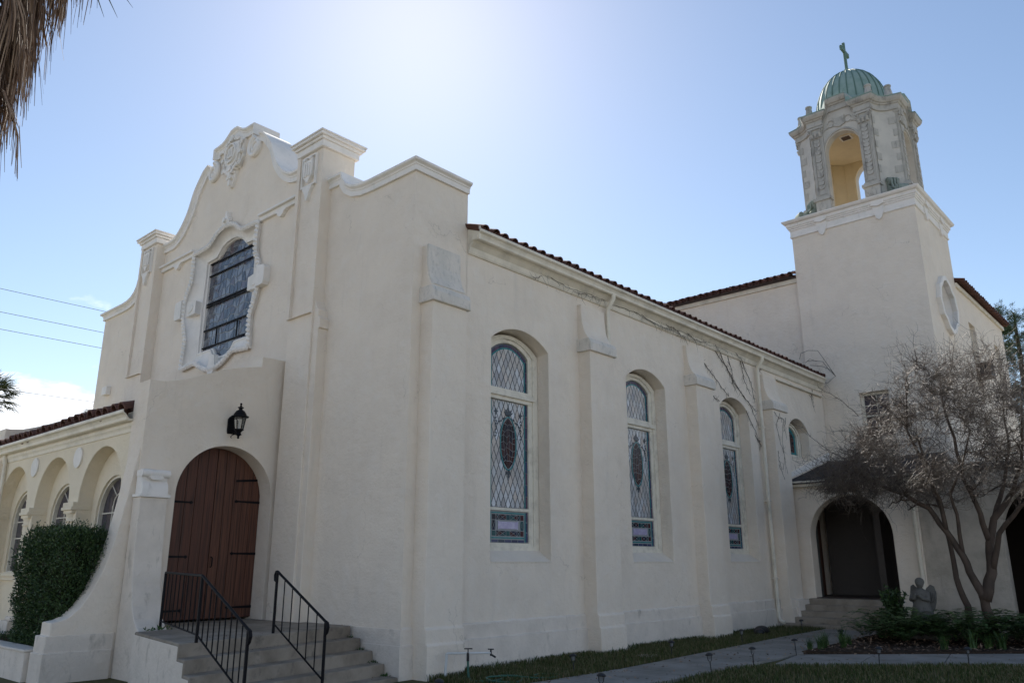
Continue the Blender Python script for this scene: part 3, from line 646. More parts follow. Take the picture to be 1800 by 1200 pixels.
# small window near the tower
c = 15.49; f = MB(); of = archpoly(c, .70, 4.66, 5.42, .32, 16); inn = archpoly(c, .52, 4.78, 5.36, .26, 16)
f.slab(of, [inn], SX, -.30, -.42); f.slab(of, [archpoly(c, .6, 4.72, 5.4, .29, 16)], SX, -.27, -.32)
sw = f.build('small_arched_window', M['frame'], church, bevel=.005)
g = MB(); rr = random.Random(9)
for i in range(5):
    for j in range(6):
        y0 = c-.40+.16*i; z0 = 4.86+.115*j
        g.add([(-.36,y0+.006+rr.uniform(-.015,.015),z0+.006),(-.36,y0+.15,z0+rr.uniform(-.015,.015)),(-.36,y0+.15+rr.uniform(-.015,.015),z0+.107),(-.36,y0+.006,z0+.107)], [(0,1,2,3)])
tag(g.build('leaded_panes', M['glassdark'], sw, fix=False), kind='stuff')
MB().slab(archpoly(c, .52, 4.78, 5.36, .26, 16), [archpoly(c, .42, 4.86, 5.32, .2, 16)], SX, -.355, -.37).build('border_glass', M['glassteal'], sw)
MB().box(-.40, -.365, c-.54, c+.54, 4.77, 5.66).build('leading', M['lead'], sw)
MB().slab([(.012,4.60),(-.29,4.72),(-.45,4.72),(-.45,4.58),(0,4.58)], [], lambda u, z, d: (u, d, z), c-.71, c+.71).build('sill', M['stucco'], sw)

# eaves, gutter and tiles of the nave
def plansweep(path, prof, fr): return MB().sweep(path, prof, fr)
UP = Vector((0,0,1)); EX = Vector((1,0,0))
G0, G1 = 1.27, 17.35
pb = [(6.98,-.05),(6.98,.03),(7.01,.05),(7.10,.07),(7.17,.14),(7.19,.17),(7.22,.17),(7.22,-.05)]
MB().sweep([(0,G0,0),(0,17.6,0)], pb, [(UP, EX)]*2).build('eaves_board', M['gutter'], church)
gp_ = [(7.20,.12),(7.20,.24),(7.215,.265),(7.26,.275),(7.30,.30),(7.325,.345),(7.365,.35),(7.375,.345),(7.375,.33),(7.335,.325),(7.30,.28),(7.26,.25),(7.235,.23),(7.235,.14),(7.375,.135),(7.375,.12)]
MB().sweep([(0,G0-.02,0),(0,G1,0)], gp_, [(UP, EX)]*2).build('gutter', M['gutter'], church)
MB().box(.0, .10, 13.95, 17.55, 6.80, 6.84).build('trim_strip', M['gutter'], church)
def pipe(pts, name='downspout', r=.05): return MB().tube(pts, r, 8).build(name, M['gutter'], church, smooth=40)
MB().box(.0, .30, G0-.008, G0+.03, 7.19, 7.44).build('gutter_end', M['gutter'], church)
pipe([(.27,5.45,7.22),(.27,5.45,7.12),(.12,5.45,6.92),(.10,5.45,6.8),(.10,5.45,6.05)])
pipe([(.27,12.72,7.22),(.27,12.72,7.12),(.13,12.72,6.95),(.10,12.72,6.85),(.10,12.72,.25),(.14,12.72,.16),(.26,12.72,.12)])
for z in (1.2, 3.2, 5.2): MB().box(0, .16, 12.66, 12.78, z, z+.035).build('pipe_strap', M['gutter'], church)
def tilemesh(name, r=.105, l=.46, th=.02):
    v = []; f = []; n = 8
    for k, (x, rr) in enumerate(((0, r), (l, r*.86))):
        for q in (rr, rr-th):
            for i in range(n+1):
                a = math.pi*i/n; v.append((x, q*math.cos(a), q*math.sin(a)))
    m = n+1
    for i in range(n):
        f += [(i, i+1, 2*m+i+1, 2*m+i), (m+i, 3*m+i, 3*m+i+1, m+i+1), (i, m+i, m+i+1, i+1), (2*m+i, 2*m+i+1, 3*m+i+1, 3*m+i)]
    me = bpy.data.meshes.new(name); me.from_pydata(v, [], f); me.materials.append(M['tile']); return me
TM = tilemesh('roof_tile'); rt_ = random.Random(21)
def tiles(parent, p0, p1, dirv, slope, n, rows=1, sc=1.0, wob=.012):
    """row of barrel tiles from p0 to p1 at the eave; dirv = horizontal uphill direction; slope in degrees"""
    p0 = Vector(p0); p1 = Vector(p1); d = Vector(dirv); upv = (d*math.cos(R(slope)) + UP*math.sin(R(slope))).normalized(); sd = (p1-p0).normalized(); nz = upv.cross(sd)
    if nz.z < 0: sd = -sd; nz = -nz
    for r in range(rows):
        for i in range(n):
            t = (i+.5)/n; q = p0.lerp(p1, t) + upv*(r*.36) + nz*(.018*r) + Vector([rt_.uniform(-wob, wob) for _ in range(3)])
            o = bpy.data.objects.new('roof_tile', TM); col.objects.link(o)
            m_ = Matrix((upv, sd, nz)).transposed().to_4x4(); m_ = Matrix.Translation(q) @ m_ @ Matrix.Rotation(R(rt_.uniform(-3, 3)), 4, 'Z') @ Matrix.Rotation(R(rt_.uniform(-2.5, 2.5)), 4, 'Y') @ Matrix.Scale(sc, 4)
            attach(o, parent); o.matrix_basis = m_
            if r == 0:   # pan tile, turned over, between the covers
                q2 = q + sd*((p1-p0).length/n*.5) + nz*.035 - upv*.03
                o2 = bpy.data.objects.new('roof_tile', TM); col.objects.link(o2); attach(o2, parent)
                o2.matrix_basis = Matrix.Translation(q2) @ Matrix((upv, sd, nz)).transposed().to_4x4() @ Matrix.Rotation(math.pi, 4, 'X') @ Matrix.Scale(sc, 4)
def corrugated(name, p0, p1, dirv, slope, length, n, parent):
    p0 = Vector(p0); p1 = Vector(p1); d = Vector(dirv); upv = (d*math.cos(R(slope)) + UP*math.sin(R(slope))).normalized(); k = n*6; v = []; f = []
    for i in range(k+1):
        h = .05*abs(math.sin(math.pi*i/6)); b = p0.lerp(p1, i/k) + UP*h; v += [b, b+upv*length]
    f = [(2*i, 2*i+2, 2*i+3, 2*i+1) for i in range(k)]
    return MB().add(v, f).build(name, M['tile'], parent, smooth=0)
tiles(church, (.30,G0+.02,7.40), (.30,17.4,7.40), (-1,0,0), 20, 60, 1)
corrugated('nave_roof', (-.03,.5,7.51), (-.03,17.9,7.51), (-1,0,0), 20, 6.95, 64, church)
corrugated('nave_roof', (-13.0,.5,7.51), (-13.0,17.9,7.51), (1,0,0), 20, 6.95, 64, church)
MB().box(-13.1, -12.6, 1.0, 17.8, 0, 7.45).build('nave_wall', M['stucco'], church)

# ------------------------------------------------------------------ narthex end wall with the door
XP, XB = -3.45, -3.97
ew = [(-2.62,-.1),(-2.0,-.1),(-2.0,.705),(-.21,.705),(-.21,-.1),(-.001,-.1),(-.001,5.31),(-.62,5.30),(-.62,5.11),(-.97,5.04),(-1.37,4.92),(-1.75,4.75),(-2.0,4.65),(-2.28,4.56),(-2.5,4.535),(-2.62,4.54)]
dop = archpoly(-1.105, .885, .705, 2.72, .87, 28)
hd = arc(-1.105, 2.72, .885, 0, 180, 28, .87)
outer = [(-2.62,-.1),(-1.99,-.1)] + [(-1.99,.66)] + list(reversed(hd)) + [(-.22,.66),(-.22,-.1),(-.002,-.1)] + ew[6:]
e_o = MB().slab(outer, [], SX, XP, XB).build('end_wall', M['stucco'], church, bevel=.016)
# sweeping flare towards the planter
fl = [(-2.60,-.1),(-3.62,-.1),(-3.62,.37),(-3.60,.385),(-3.60,.60),(-3.58,.615),(-3.58,.79),(-3.45,.81),(-3.34,.86),(-3.2,1.0),(-3.08,1.2),(-2.95,1.52),(-2.87,1.83),(-2.80,2.2),(-2.74,2.6),(-2.68,3.1),(-2.62,3.5),(-2.60,3.6)]
MB().slab(fl, [], SX, XP-.03, XB+.12).build('flare', M['stucco'], e_o, bevel=.018)
bs = MB(); bs.slab([(-2.7,-.1),(-3.66,-.1),(-3.66,.38),(-2.7,.38)], [], SX, XP+.02, XB+.06); bs.slab([(-2.68,.30),(-3.635,.30),(-3.635,.61),(-2.68,.61)], [], SX, XP-.008, XB+.09)
bs.build('flare_base', M['stucco_base'], e_o, bevel=.012)
# scroll pilaster beside the door
pil = [(XP-.02,-.1),(-2.55,-.1),(-2.55,.60),(-2.72,.66),(-2.80,.70),(-2.93,.82),(-3.03,1.0),(-3.12,1.3),(-3.17,1.7),(-3.20,2.2),(-3.21,2.62),(XP-.02,2.62)]
pi_o = MB().slab(pil, [], lambda u, z, d: (u, d, z), -2.655, -2.215).build('scroll_pilaster', M['stucco_base'], e_o, bevel=.014)
cm = MB(); cm.box(XP, -3.17, -2.68, -2.195, 2.62, 2.665); cm.slab([(XP,2.66),(-3.20,2.66),(-3.20,2.74),(-3.22,2.82),(-3.27,2.88),(-3.27,2.94),(-3.22,2.955),(XP,2.96)], [], lambda u, z, d: (u, d, z), -2.64, -2.23)
cm.tube([(-3.26,-2.66,2.995),(-3.26,-2.21,2.995)], .062, 14); cm.box(XP, -3.25, -2.65, -2.22, 2.95, 3.045)
cm.slab([(-.12,2.93),(-.08,2.96),(.08,2.96),(.12,2.93),(.06,2.89),(-.06,2.89)], [], lambda u, z, d: (d, -2.435+u, z), -3.26, -3.195)
cm.build('scroll_block', M['trim'], pi_o, smooth=35)
# narthex roof and interior behind the door, closed
# door: two leaves of boards
XD = -3.83
door = MB().slab(dop, [], SX, XD-.05, XD-.09).build('door', M['door'], church)
edges = [-1.99+.885*2*i/10 for i in range(11)]
def topz(y):
    t = max(-1, min(1, (y+1.105)/.885)); return 2.72 + .87*math.sqrt(max(0, 1-t*t))
for i in range(10):
    a, b2 = edges[i]+.004, edges[i+1]-.004; n_ = 5; dd = random.uniform(-.004, .004)
    if i == 5: a += .006
    poly = [(a,.715),(b2,.715)] + [(b2+(a-b2)*k/n_, topz(b2+(a-b2)*k/n_)-.004) for k in range(n_+1)]
    MB().slab(poly, [], SX, XD+dd, XD-.052).build('plank', M['door'], door)
for s, ys, zs in ((0, -1.985, (2.62,1.72,.86)), (1, -.225, (2.68,1.78,.88))):
    for z in zs:
        l = .50 if s == 0 else -.50
        pts = [(ys,z-.022),(ys,z+.022),(ys+l*.86,z+.013),(ys+l*.93,z+.028),(ys+l,z),(ys+l*.93,z-.028),(ys+l*.86,z-.013)]
        if z > 2.7 or 1: MB().slab(pts, [], SX, XD+.002, XD+.014).build('hinge_strap', M['iron'], door)
MB().slab([(-.72,3.02),(-.30,3.06),(-.30,3.10),(-.72,3.06)], [], SX, XD+.002, XD+.014).build('hinge_strap', M['iron'], door)
MB().tube([(XD+.01,-1.06,1.55),(XD+.05,-1.06,1.57),(XD+.05,-1.06,1.70),(XD+.01,-1.06,1.72)], .011, 6).build('pull_handle', M['iron'], door)

# ------------------------------------------------------------------ arcaded narthex front
YL = -2.55
AC = [-5.15, -7.42, -9.69]
FY = lambda u, z, d: (u, YL-d, z)
MB().slab([(-10.95,0),(XB,0),(XB,4.0),(-10.95,4.0)], [archpoly(c, .90, .42, 2.70, .9, 24) for c in AC], FY, 0, -.27).build('arcade_wall', M['cream'], church, bevel=.014)
MB().slab([(-10.94,-.1),(XB,-.1),(XB,3.95),(-10.94,3.95)], [archpoly(c, .70, 1.45, 2.46, .66, 20) for c in AC], FY, -.26, -.50).build('arcade_back_wall', M['cream'], church)
def arch_window(c):
    f = MB(); o_ = archpoly(c, .705, 1.40, 2.46, .665, 20)
    f.slab(o_, [archpoly(c, .655, 1.47, 2.46, .615, 20)], FY, -.30, -.42)
    for u in (-.22, .22): f.box(c+u-.011, c+u+.011, YL+.35, YL+.385, 1.45, 2.60)
    for z in (1.80, 2.14, 2.48): f.box(c-.66, c+.66, YL+.352, YL+.383, z-.011, z+.011)
    f.tube([(c+.22*math.cos(R(a)), YL+.367, 2.60+.21*math.sin(R(a))) for a in range(0, 181, 15)], .013, 5)
    for a in (55, 90, 125): f.tube([(c+.22*math.cos(R(a)), YL+.367, 2.61+.20*math.sin(R(a))), (c+.65*math.cos(R(a)), YL+.367, 2.46+.62*math.sin(R(a)))], .011, 5)
    w_ = f.build('arched_window', M['frame'], church)
    MB().slab(archpoly(c, .66, 1.46, 2.46, .62, 20), [], FY, -.372, -.382).build('pane', M['glassclear'], w_)
    s_ = MB(); s_.box(c-.76, c+.76, YL+.17, YL+.30, 1.36, 1.43); s_.box(c-.80, c+.80, YL+.20, YL+.28, 1.28, 1.36)
    s_.build('sill', M['cream'], w_, bevel=.01)
    return w_
aw = arch_window(AC[0])
for c in AC[1:]: dup(aw, (c-AC[0], 0, 0), church)
def column(x):
    c_ = MB(); y = YL-.02
    c_.lathe([(.0,.62),(.17,.62),(.175,1.2),(.165,1.9),(.15,2.36),(.0,2.36)], (x, y+.13, 0), 18)
    o = c_.build('column', M['cream'], church, smooth=40)
    k = MB()
    k.lathe([(.0,2.34),(.185,2.34),(.185,2.375),(.165,2.385),(.165,2.43),(.20,2.495),(.0,2.495)], (x, y+.13, 0), 18)
    k.box(x-.205, x+.205, y-.045, YL+.235, 2.49, 2.545); k.box(x-.25, x+.25, y-.075, YL+.24, 2.545, 2.60); k.box(x-.242, x+.242, y-.055, YL+.237, 2.60, 2.685)
    k.build('capital', M['cream'], o, smooth=40, bevel=.008)
    k = MB(); k.lathe([(0,.64),(.21,.64),(.225,.60),(.21,.56),(.0,.56)], (x, y+.13, 0), 18); k.box(x-.245, x+.245, y-.12, YL+.2, -.05, .56)
    k.build('column_base', M['stucco_base'], o, smooth=40, bevel=.01)
    return o
col0 = column(AC[0]-1.135)
for c in (AC[1]-1.135,): dup(col0, (c-(AC[0]-1.135), 0, 0), church)
dup(col0, (AC[2]-1.135-(AC[0]-1.135), 0, 0), church)
for c in (AC[0]-1.135, AC[1]-1.135): MB().slab(arc(c, 3.50, .19, 0, 348, 29), [], FY, 0, .03).build('disc', M['trim'], church, bevel=.006)
gpn = [(a-7.20, b2) for a, b2 in gp_]
gpn = [(a, b2-.12) for a, b2 in gpn]
MB().sweep([(-11.0, YL, 3.90), (XB+.04, YL, 3.90)], [(a, b2+.03) for a, b2 in gpn], [(UP, Vector((0,-1,0)))]*2).build('gutter', M['gutter'], church)
MB().sweep([(-11.0, YL, 3.74), (XB, YL, 3.74)], [(0,-.02),(0,.02),(.06,.035),(.10,.06),(.16,.06),(.16,-.02)], [(UP, Vector((0,-1,0)))]*2).build('eaves_board', M['gutter'], church)
tiles(church, (-10.9, YL-.20, 4.11), (XB+.0, YL-.20, 4.11), (0,1,0), 16, 21, 3, 1.32, .02)
corrugated('narthex_roof', (-10.95, YL-.1, 4.07), (XB, YL-.1, 4.07), (0,1,0), 16, 2.7, 27, church)
MB().slab([(-2.62,-.1),(-.001,-.1)] + ew[6:], [], SX, -10.72, -11.24).build('end_wall', M['stucco'], church, bevel=.016)
pipe([(-10.35, YL-.1, 3.92), (-10.35, YL-.06, 3.75), (-10.37, YL-.05, 3.5), (-10.37, YL-.05, .2)], 'downspout', .04)

# ------------------------------------------------------------------ transept behind the tower
wing = thing('transept', 'tall plain stucco transept and rear wing with red tile eaves behind the bell tower', 'building', (-6.5, 22, 0))
MB().box(-13, -.40, 17.92, 28.9, 0, 11.15).build('wall', M['stucco'], wing)
XW = 3.56
whole = [[(22.85,7.35),(23.75,7.35),(23.75,9.88),(22.85,9.88)], [(26.8,7.6),(27.7,7.6),(27.7,9.85),(26.8,9.85)], [(22.85,4.4),(23.75,4.4),(23.75,6.4),(22.85,6.4)]]
MB().slab([(21.4,0),(28.85,0),(28.85,10.98),(21.4,10.98)], whole, SX, XW, XW-.4).build('side_wall', M['stucco'], wing)
MB().box(-.4, XW-.4, 28.4, 28.84, 0, 10.97).build('rear_wall', M['stucco'], wing)
for h in whole:
    y0, y1, z0, z1 = h[0][0], h[1][0], h[0][1], h[2][1]
    f = MB(); f.box(XW-.22, XW-.14, y0, y0+.08, z0, z1); f.box(XW-.22, XW-.14, y1-.08, y1, z0, z1); f.box(XW-.22, XW-.14, y0+.08, y1-.08, z1-.09, z1); f.box(XW-.22, XW-.14, y0+.08, y1-.08, z0, z0+.08); f.box(XW-.22, XW-.12, y0+.08, y1-.08, (z0+z1)/2-.03, (z0+z1)/2+.03)
    o = f.build('window', M['frame'], wing); MB().box(XW-.21, XW-.19, y0+.08, y1-.08, z0+.08, z1-.09).build('pane', M['glassclear'], o)
MB().box(-13, -.46, 17.86, 17.92, 11.02, 11.17).build('eaves_board', M['gutter'], wing)
MB().box(XW, XW+.08, 21.6, 28.95, 10.86, 11.0).build('eaves_board', M['gutter'], wing)
tiles(wing, (-9.5, 17.62, 11.26), (-.50, 17.62, 11.26), (0,1,0), 17, 34, 2)
corrugated('roof', (-13, 17.72, 11.22), (-.46, 17.72, 11.22), (0,1,0), 17, 6, 48, wing)
tiles(wing, (XW+.28, 21.7, 11.06), (XW+.28, 29.0, 11.06), (-1,0,0), 17, 27, 2)
corrugated('roof', (XW+.2, 21.6, 11.03), (XW+.2, 29.1, 11.03), (-1,0,0), 17, 6, 28, wing)
ac = thing('air_conditioner', 'brown window air conditioner jutting out below the wing window', 'air conditioner', (XW+.2, 23.3, 7.9))
MB().box(XW-.15, XW+.42, 22.95, 23.65, 7.86, 8.36).build('case', M['acmetal'], ac, bevel=.015)
gm = MB()
for k in range(9): gm.box(XW+.42, XW+.435, 23.0, 23.6, 7.91+k*.045, 7.93+k*.045)
for k in range(7): gm.box(XW+.05+k*.045, XW+.07+k*.045, 22.935, 22.95, 7.95, 8.28)
gm.build('grille', M['blackplastic'], ac)

# ------------------------------------------------------------------ bell tower
TX, TY, TH = 1.55, 19.72, 2.0
tower = thing('bell_tower', 'square stucco bell tower with arched stone belfry and green copper dome', 'tower', (TX, TY, 0))
tx0, tx1, ty0, ty1 = -.46, 3.58, 17.75, 21.6
wh = [(1.16,5.35),(2.05,5.35),(2.05,6.82),(1.16,6.82)]
MB().slab([(tx0,0),(tx1,0),(tx1,12.75),(tx0,12.75)], [wh], lambda u, z, d: (u, d, z), ty0, ty0+.35).build('shaft_front', M['stucco'], tower, bevel=.014)
MB().box(tx0+.002, tx1-.36, ty0+.36, ty1, 0, 12.74).build('shaft', M['stucco'], tower)
ovo = [(19.78+a*1.08, 9.72+b2*.96) for a, b2 in ((0,.98),(.35,.86),(.55,.62),(.78,.50),(.86,.2),(.95,0),(.86,-.2),(.78,-.5),(.55,-.62),(.35,-.86),(0,-.98),(-.35,-.86),(-.55,-.62),(-.78,-.5),(-.86,-.2),(-.95,0),(-.86,.2),(-.78,.5),(-.55,.62),(-.35,.86))]
MB().slab([(ty0+.35,0),(ty1-.003,0),(ty1-.003,12.74),(ty0+.35,12.74)], [shrink(ovo, .97, (19.78, 9.72))], SX, tx1, tx1-.34).build('shaft_side', M['stucco'], tower)
ov = MB().slab(shrink(ovo, 1.08, (19.78, 9.72)), [shrink(ovo, .90, (19.78, 9.72))], SX, tx1-.02, tx1+.14).build('oval_window', M['trim'], tower, bevel=.02)
inner = shrink(ovo, .95, (19.78, 9.72)); kk = shrink(ovo, .74, (19.78, 9.72)); n = len(inner)
MB().add([SX(a, b2, tx1+.03) for a, b2 in inner] + [SX(a, b2, tx1-.28) for a, b2 in kk], [(i, (i+1) % n, (i+1) % n+n, i+n) for i in range(n)]).build('splay', M['trim'], ov, smooth=60)
MB().slab(shrink(ovo, .80, (19.78, 9.72)), [], SX, tx1-.27, tx1-.30).build('pane', M['glassclear'], ov)
MB().box(tx1-.25, tx1-.2, 19.3, 20.2, 9.70, 9.74).build('bar', M['trim'], ov)
# sash window in the front face
f = MB(); yq = ty0+.24
f.box(1.16, 1.23, yq-.05, yq+.05, 5.35, 6.82); f.box(1.98, 2.05, yq-.05, yq+.05, 5.35, 6.82); f.box(1.23, 1.98, yq-.05, yq+.05, 6.74, 6.82); f.box(1.23, 1.98, yq-.05, yq+.05, 5.35, 5.42)
f.box(1.23, 1.98, yq-.06, yq+.03, 6.06, 6.11)
for z in (6.42, 5.74): f.box(1.23, 1.98, yq-.02, yq+.01, z-.012, z+.012)
f.box(1.595, 1.615, yq-.022, yq+.012, 5.42, 6.74)
so_ = f.build('sash_window', M['frame'], tower); MB().box(1.22, 1.99, yq+.012, yq+.03, 5.4, 6.76).build('pane', M['glassclear'], so_)
MB().box(1.10, 2.11, ty0-.03, ty0+.2, 5.26, 5.345).build('sill', M['stucco'], so_)
# tower cornice with drops
def ringsweep(mb, x0, x1, y0, y1, prof):
    path_ = [(x0,y0),(x1,y0),(x1,y1),(x0,y1)]; dirs = [(-1,-1),(1,-1),(1,1),(-1,1)]
    mb.sweep([(x, y, 0) for x, y in path_], [(a, b2) for a, b2 in prof], [(UP, Vector((dx, dy, 0))) for dx, dy in dirs], closed=True)
tc_ = MB(); ringsweep(tc_, tx0, tx1, ty0, ty1, [(12.60,-.05),(12.60,.02),(12.62,.045),(12.66,.045),(12.68,.03),(12.86,.03),(12.88,.06),(12.92,.06),(12.94,.09),(12.98,.09),(13.0,.12),(13.10,.13),(13.13,.2),(13.19,.24),(13.22,.24),(13.22,-.05)])
tco = tc_.build('tower_cornice', M['trim'], tower)
ls = MB().box(tx0-.02, tx1+.02, ty0-.02, ty1+.02, 12.74, 13.20).build('ledge', M['stucco'], tower)
def drop(mb, fn, c):
    mb.slab([(c-.17,12.92),(c+.17,12.92),(c+.17,12.66),(c+.12,12.60),(c+.09,12.50),(c,12.42),(c-.09,12.50),(c-.12,12.60),(c-.17,12.66)], [], fn, 0, .075)
    mb.slab([(c-.20,13.09),(c+.20,13.09),(c+.20,12.94),(c,12.88),(c-.20,12.94)], [], fn, .05, .145)
for c in (.62, 2.5): d_ = MB(); drop(d_, lambda u, z, d: (u, ty0-d, z), c); d_.build('cornice_drop', M['trim'], tco)
for c in (18.85, 20.6): d_ = MB(); drop(d_, lambda u, z, d: (tx1+d, u, z), c); d_.build('cornice_drop', M['trim'], tco)
# belfry
BX, BYc = 1.54, 19.68
HB, HF = 1.66, 1.06     # half depth of the faces, half width of the arched faces
Z0, Z1 = 13.2, 16.75
def bf(k):
    a = k*math.pi/2; ca, sa = round(math.cos(a)), round(math.sin(a))
    return lambda u, z, d: (BX + ca*u - sa*(-(HB+d)), BYc + sa*u + ca*(-(HB+d)), z)
belfry_in = None
for k in range(4):
    fn = bf(k)
    a_ = archpoly(0, .59, Z0+.12, 15.58, .62, 24)
    wl = MB().slab([(-HF,Z0),(HF,Z0),(HF,Z1+.2),(.62,Z1+.2),(.30,17.22),(-.30,17.22),(-.62,Z1+.2),(-HF,Z1+.2)], [a_], fn, 0, -.30).build('belfry_face', M['belfry'], tower)
    MB().slab([(-HF+.02,Z0),(HF-.02,Z0),(HF-.02,Z1-.02),(-HF+.02,Z1-.02)], [shrink(a_, 1.0)], fn, -.302, -.36).build('inner_lining', M['inner'], wl)
    # archivolt
    ap = [(p[0]*1.22, p[1]+.0) for p in arc(0, 15.58, .59, 0, 180, 24, .62)]
    aa = MB(); sw2d(aa, [(.66*math.cos(R(t)), 15.58+.70*math.sin(R(t))) for t in range(0, 181, 8)], [(-.03,0),(-.03,.035),(.03,.045),(.04,0)], fn); aa.build('archivolt', M['stone'], wl, smooth=40)
    # cartouche above the arch
    cm = MB(); cm.slab([(-.2,16.78),(-.08,16.72),(.08,16.72),(.2,16.78),(.17,16.6),(.2,16.45),(0,16.36),(-.2,16.45),(-.17,16.6)], [], fn, 0, .05)
    for s in (1, -1):
        cm.tube([fn(s*(.30+.11*math.cos(R(i*36))), 16.58+.13*math.sin(R(i*36)), .015) for i in range(10)], .02, 5); cm.tube([fn(s*(.40+.05*i), 16.44-.02*i+.03*math.sin(i), .015) for i in range(5)], .02, 5)
    cm.build('cartouche', M['stone'], wl)
    for s in (1, -1):
        c = s*.82
        pl_ = MB(); pl_.slab([(c-.22,Z0),(c+.22,Z0),(c+.22,16.75),(c-.22,16.75)], [], fn, -.1, .07)
        po = pl_.build('pilaster', M['stone'], wl, bevel=.01)
        sc = MB()
        for j in range(13):
            z = 15.98-j*.148; sc.slab([(c-.10,z+.13),(c+.10,z+.13),(c+.105,z+.06),(c+.07,z+.01),(c,z-.02),(c-.07,z+.01),(c-.105,z+.06)], [], fn, .06, .10+.012*(j % 2))
        sc.slab([(c-.15,16.15),(c+.15,16.15),(c+.15,13.98),(c-.15,13.98)], [[(c-.125,16.125),(c+.125,16.125),(c+.125,14.0),(c-.125,14.0)]], fn, .05, .095)
        sc.build('scale_relief', M['stone'], po)
        cp = MB(); cp.slab([(c-.2,16.18),(c+.2,16.18),(c+.25,16.52),(c-.25,16.52)], [], fn, -.05, .10); cp.slab([(c-.27,16.52),(c+.27,16.52),(c+.29,16.60),(c-.29,16.60)], [], fn, -.05, .15)
        for q in (-.14, 0, .14):
            cp.tube([fn(c+q, 16.2, .10), fn(c+q, 16.32, .14), fn(c+q, 16.36, .17)], [.05,.05,.03], 6)
        for q in (-.2, .2): cp.tube([fn(c+q+.05*math.cos(R(i*45)), 16.45+.05*math.sin(R(i*45)), .13) for i in range(9)], .025, 6)
        cp.build('capital', M['stone'], po, smooth=45)
        bp_ = MB(); bp_.slab([(c-.25,Z0+.01),(c+.25,Z0+.01),(c+.25,13.74),(c-.25,13.74)], [], fn, -.1, .16); bp_.slab([(c-.30,13.74),(c+.30,13.74),(c+.30,13.84),(c-.30,13.84)], [], fn, -.1, .22); bp_.slab([(c-.26,13.84),(c+.26,13.84),(c+.23,13.92),(c-.23,13.92)], [], fn, -.1, .15)
        bp_.slab(arc(c, 13.48, .12, 0, 345, 17, .14), [], fn, .1, .185)
        bp_.build('pedestal', M['stone'], po, bevel=.01)
    # hollow-curved corner between this face and the next
    cx, cy = HF, HB; pts = []
    for i in range(9):
        t = i/8; a0 = Vector((HF+.02, -HB+.0)); a1 = Vector((HB, -HF-.02)); p = a0.lerp(a1, t); nrm = Vector((1,-1)).normalized(); p -= nrm*.14*math.sin(math.pi*t); pts.append(p)
    rot = lambda p, k=k: (BX + round(math.cos(k*math.pi/2))*p[0] - round(math.sin(k*math.pi/2))*p[1], BYc + round(math.sin(k*math.pi/2))*p[0] + round(math.cos(k*math.pi/2))*p[1])
    back = [Vector((HB-.3, -HF+.1)), Vector((HF-.1, -HB+.3))]
    pl3 = pts + back
    cn = MB().slab([tuple(p) for p in pl3], [], lambda u, v, d: (*rot((u, v)), d), Z0, Z1+.2).build('corner_pier', M['belfry'], tower, smooth=40)
    for j in range(5):
        z = 14.25+j*.46
        for side_ in (0, 1):
            ln = 2 if (j+side_) % 2 else 1; idx = list(range(0, ln+1)) if side_ == 0 else list(range(8-ln, 9))
            nr = Vector((1,-1)).normalized()*.018
            path2 = [pts[q] for q in idx]
            v = []
            for zz in (z, z+.26): v += [(*rot(p+nr), zz) for p in path2]
            m_ = len(path2)
            for zz in (z, z+.26): v += [(*rot(p-nr), zz) for p in path2]
            b_ = 2*m_; fq = [(i, i+1, i+1+m_, i+m_) for i in range(m_-1)] + [(i, i+1, i+1+b_, i+b_) for i in range(m_-1)] + [(m_+i, m_+i+1, m_+i+1+b_, m_+i+b_) for i in range(m_-1)] + [(0, m_, m_+b_, b_), (m_-1, 2*m_-1, 2*m_-1+b_, m_-1+b_)]
            MB().add(v, fq).build('quoin', M['stone'], cn)
    # seated scroll at the foot of the corner
    scr = MB(); d1 = Vector((1,-1,0)).normalized()
    base = Vector(((HF+HB)/2, -(HF+HB)/2))*1.0
    q3 = lambda r, z: Vector((*rot(tuple(base + Vector((1,-1)).normalized()*r)), z))
    S_ = [(-.12,14.02),(-.02,14.05),(.06,14.0),(.10,13.9),(.08,13.80),(.02,13.74),(.10,13.62),(.20,13.52),(.32,13.47),(.42,13.50),(.50,13.56),(.58,13.53),(.62,13.45),(.61,13.34),(.54,13.26),(.44,13.235),(-.12,13.235)]
    tn = Vector((*rot((.7071, .7071)), 0)) - Vector((BX, BYc, 0))
    scr.slab(S_, [], lambda r, z, d: q3(r, z) + tn*d, -.17, .17)
    for t in (-.19, .19):
        scr.tube([q3(.50+.085*(1-i/16)*math.cos(R(i*45)), 13.41+.085*(1-i/16)*math.sin(R(i*45))) + tn*t for i in range(14)], .022, 6)
        scr.tube([q3(.0+.07*(1-i/16)*math.cos(R(i*45)), 13.93+.07*(1-i/16)*math.sin(R(i*45))) + tn*t for i in range(14)], .02, 6)
    for t in (-.1, 0, .1): scr.tube([q3(.06,14.0)+tn*t, q3(.13,13.9)+tn*t, q3(.12,13.76)+tn*t, q3(.2,13.6)+tn*t*1.2, q3(.33,13.52)+tn*t*1.3], [.03,.035,.035,.035,.025], 6)
    scr.build('corner_scroll', M['mossstone'], cn, smooth=50)
def octa(h, f): return [(BX+a, BYc+b2) for a, b2 in ((-f,-h),(f,-h),(h,-f),(h,f),(f,h),(-f,h),(-h,f),(-h,-f))]
MB().slab(octa(HB-.2, HF-.2), [], lambda u, v, d: (u, v, d), Z0-.05, Z0+.11).build('belfry_floor', M['concrete'], tower)
clg = MB().slab(octa(HB-.28, HF-.22), [], lambda u, v, d: (u, v, d), 16.35, 16.42).build('belfry_ceiling', M['inner'], tower)
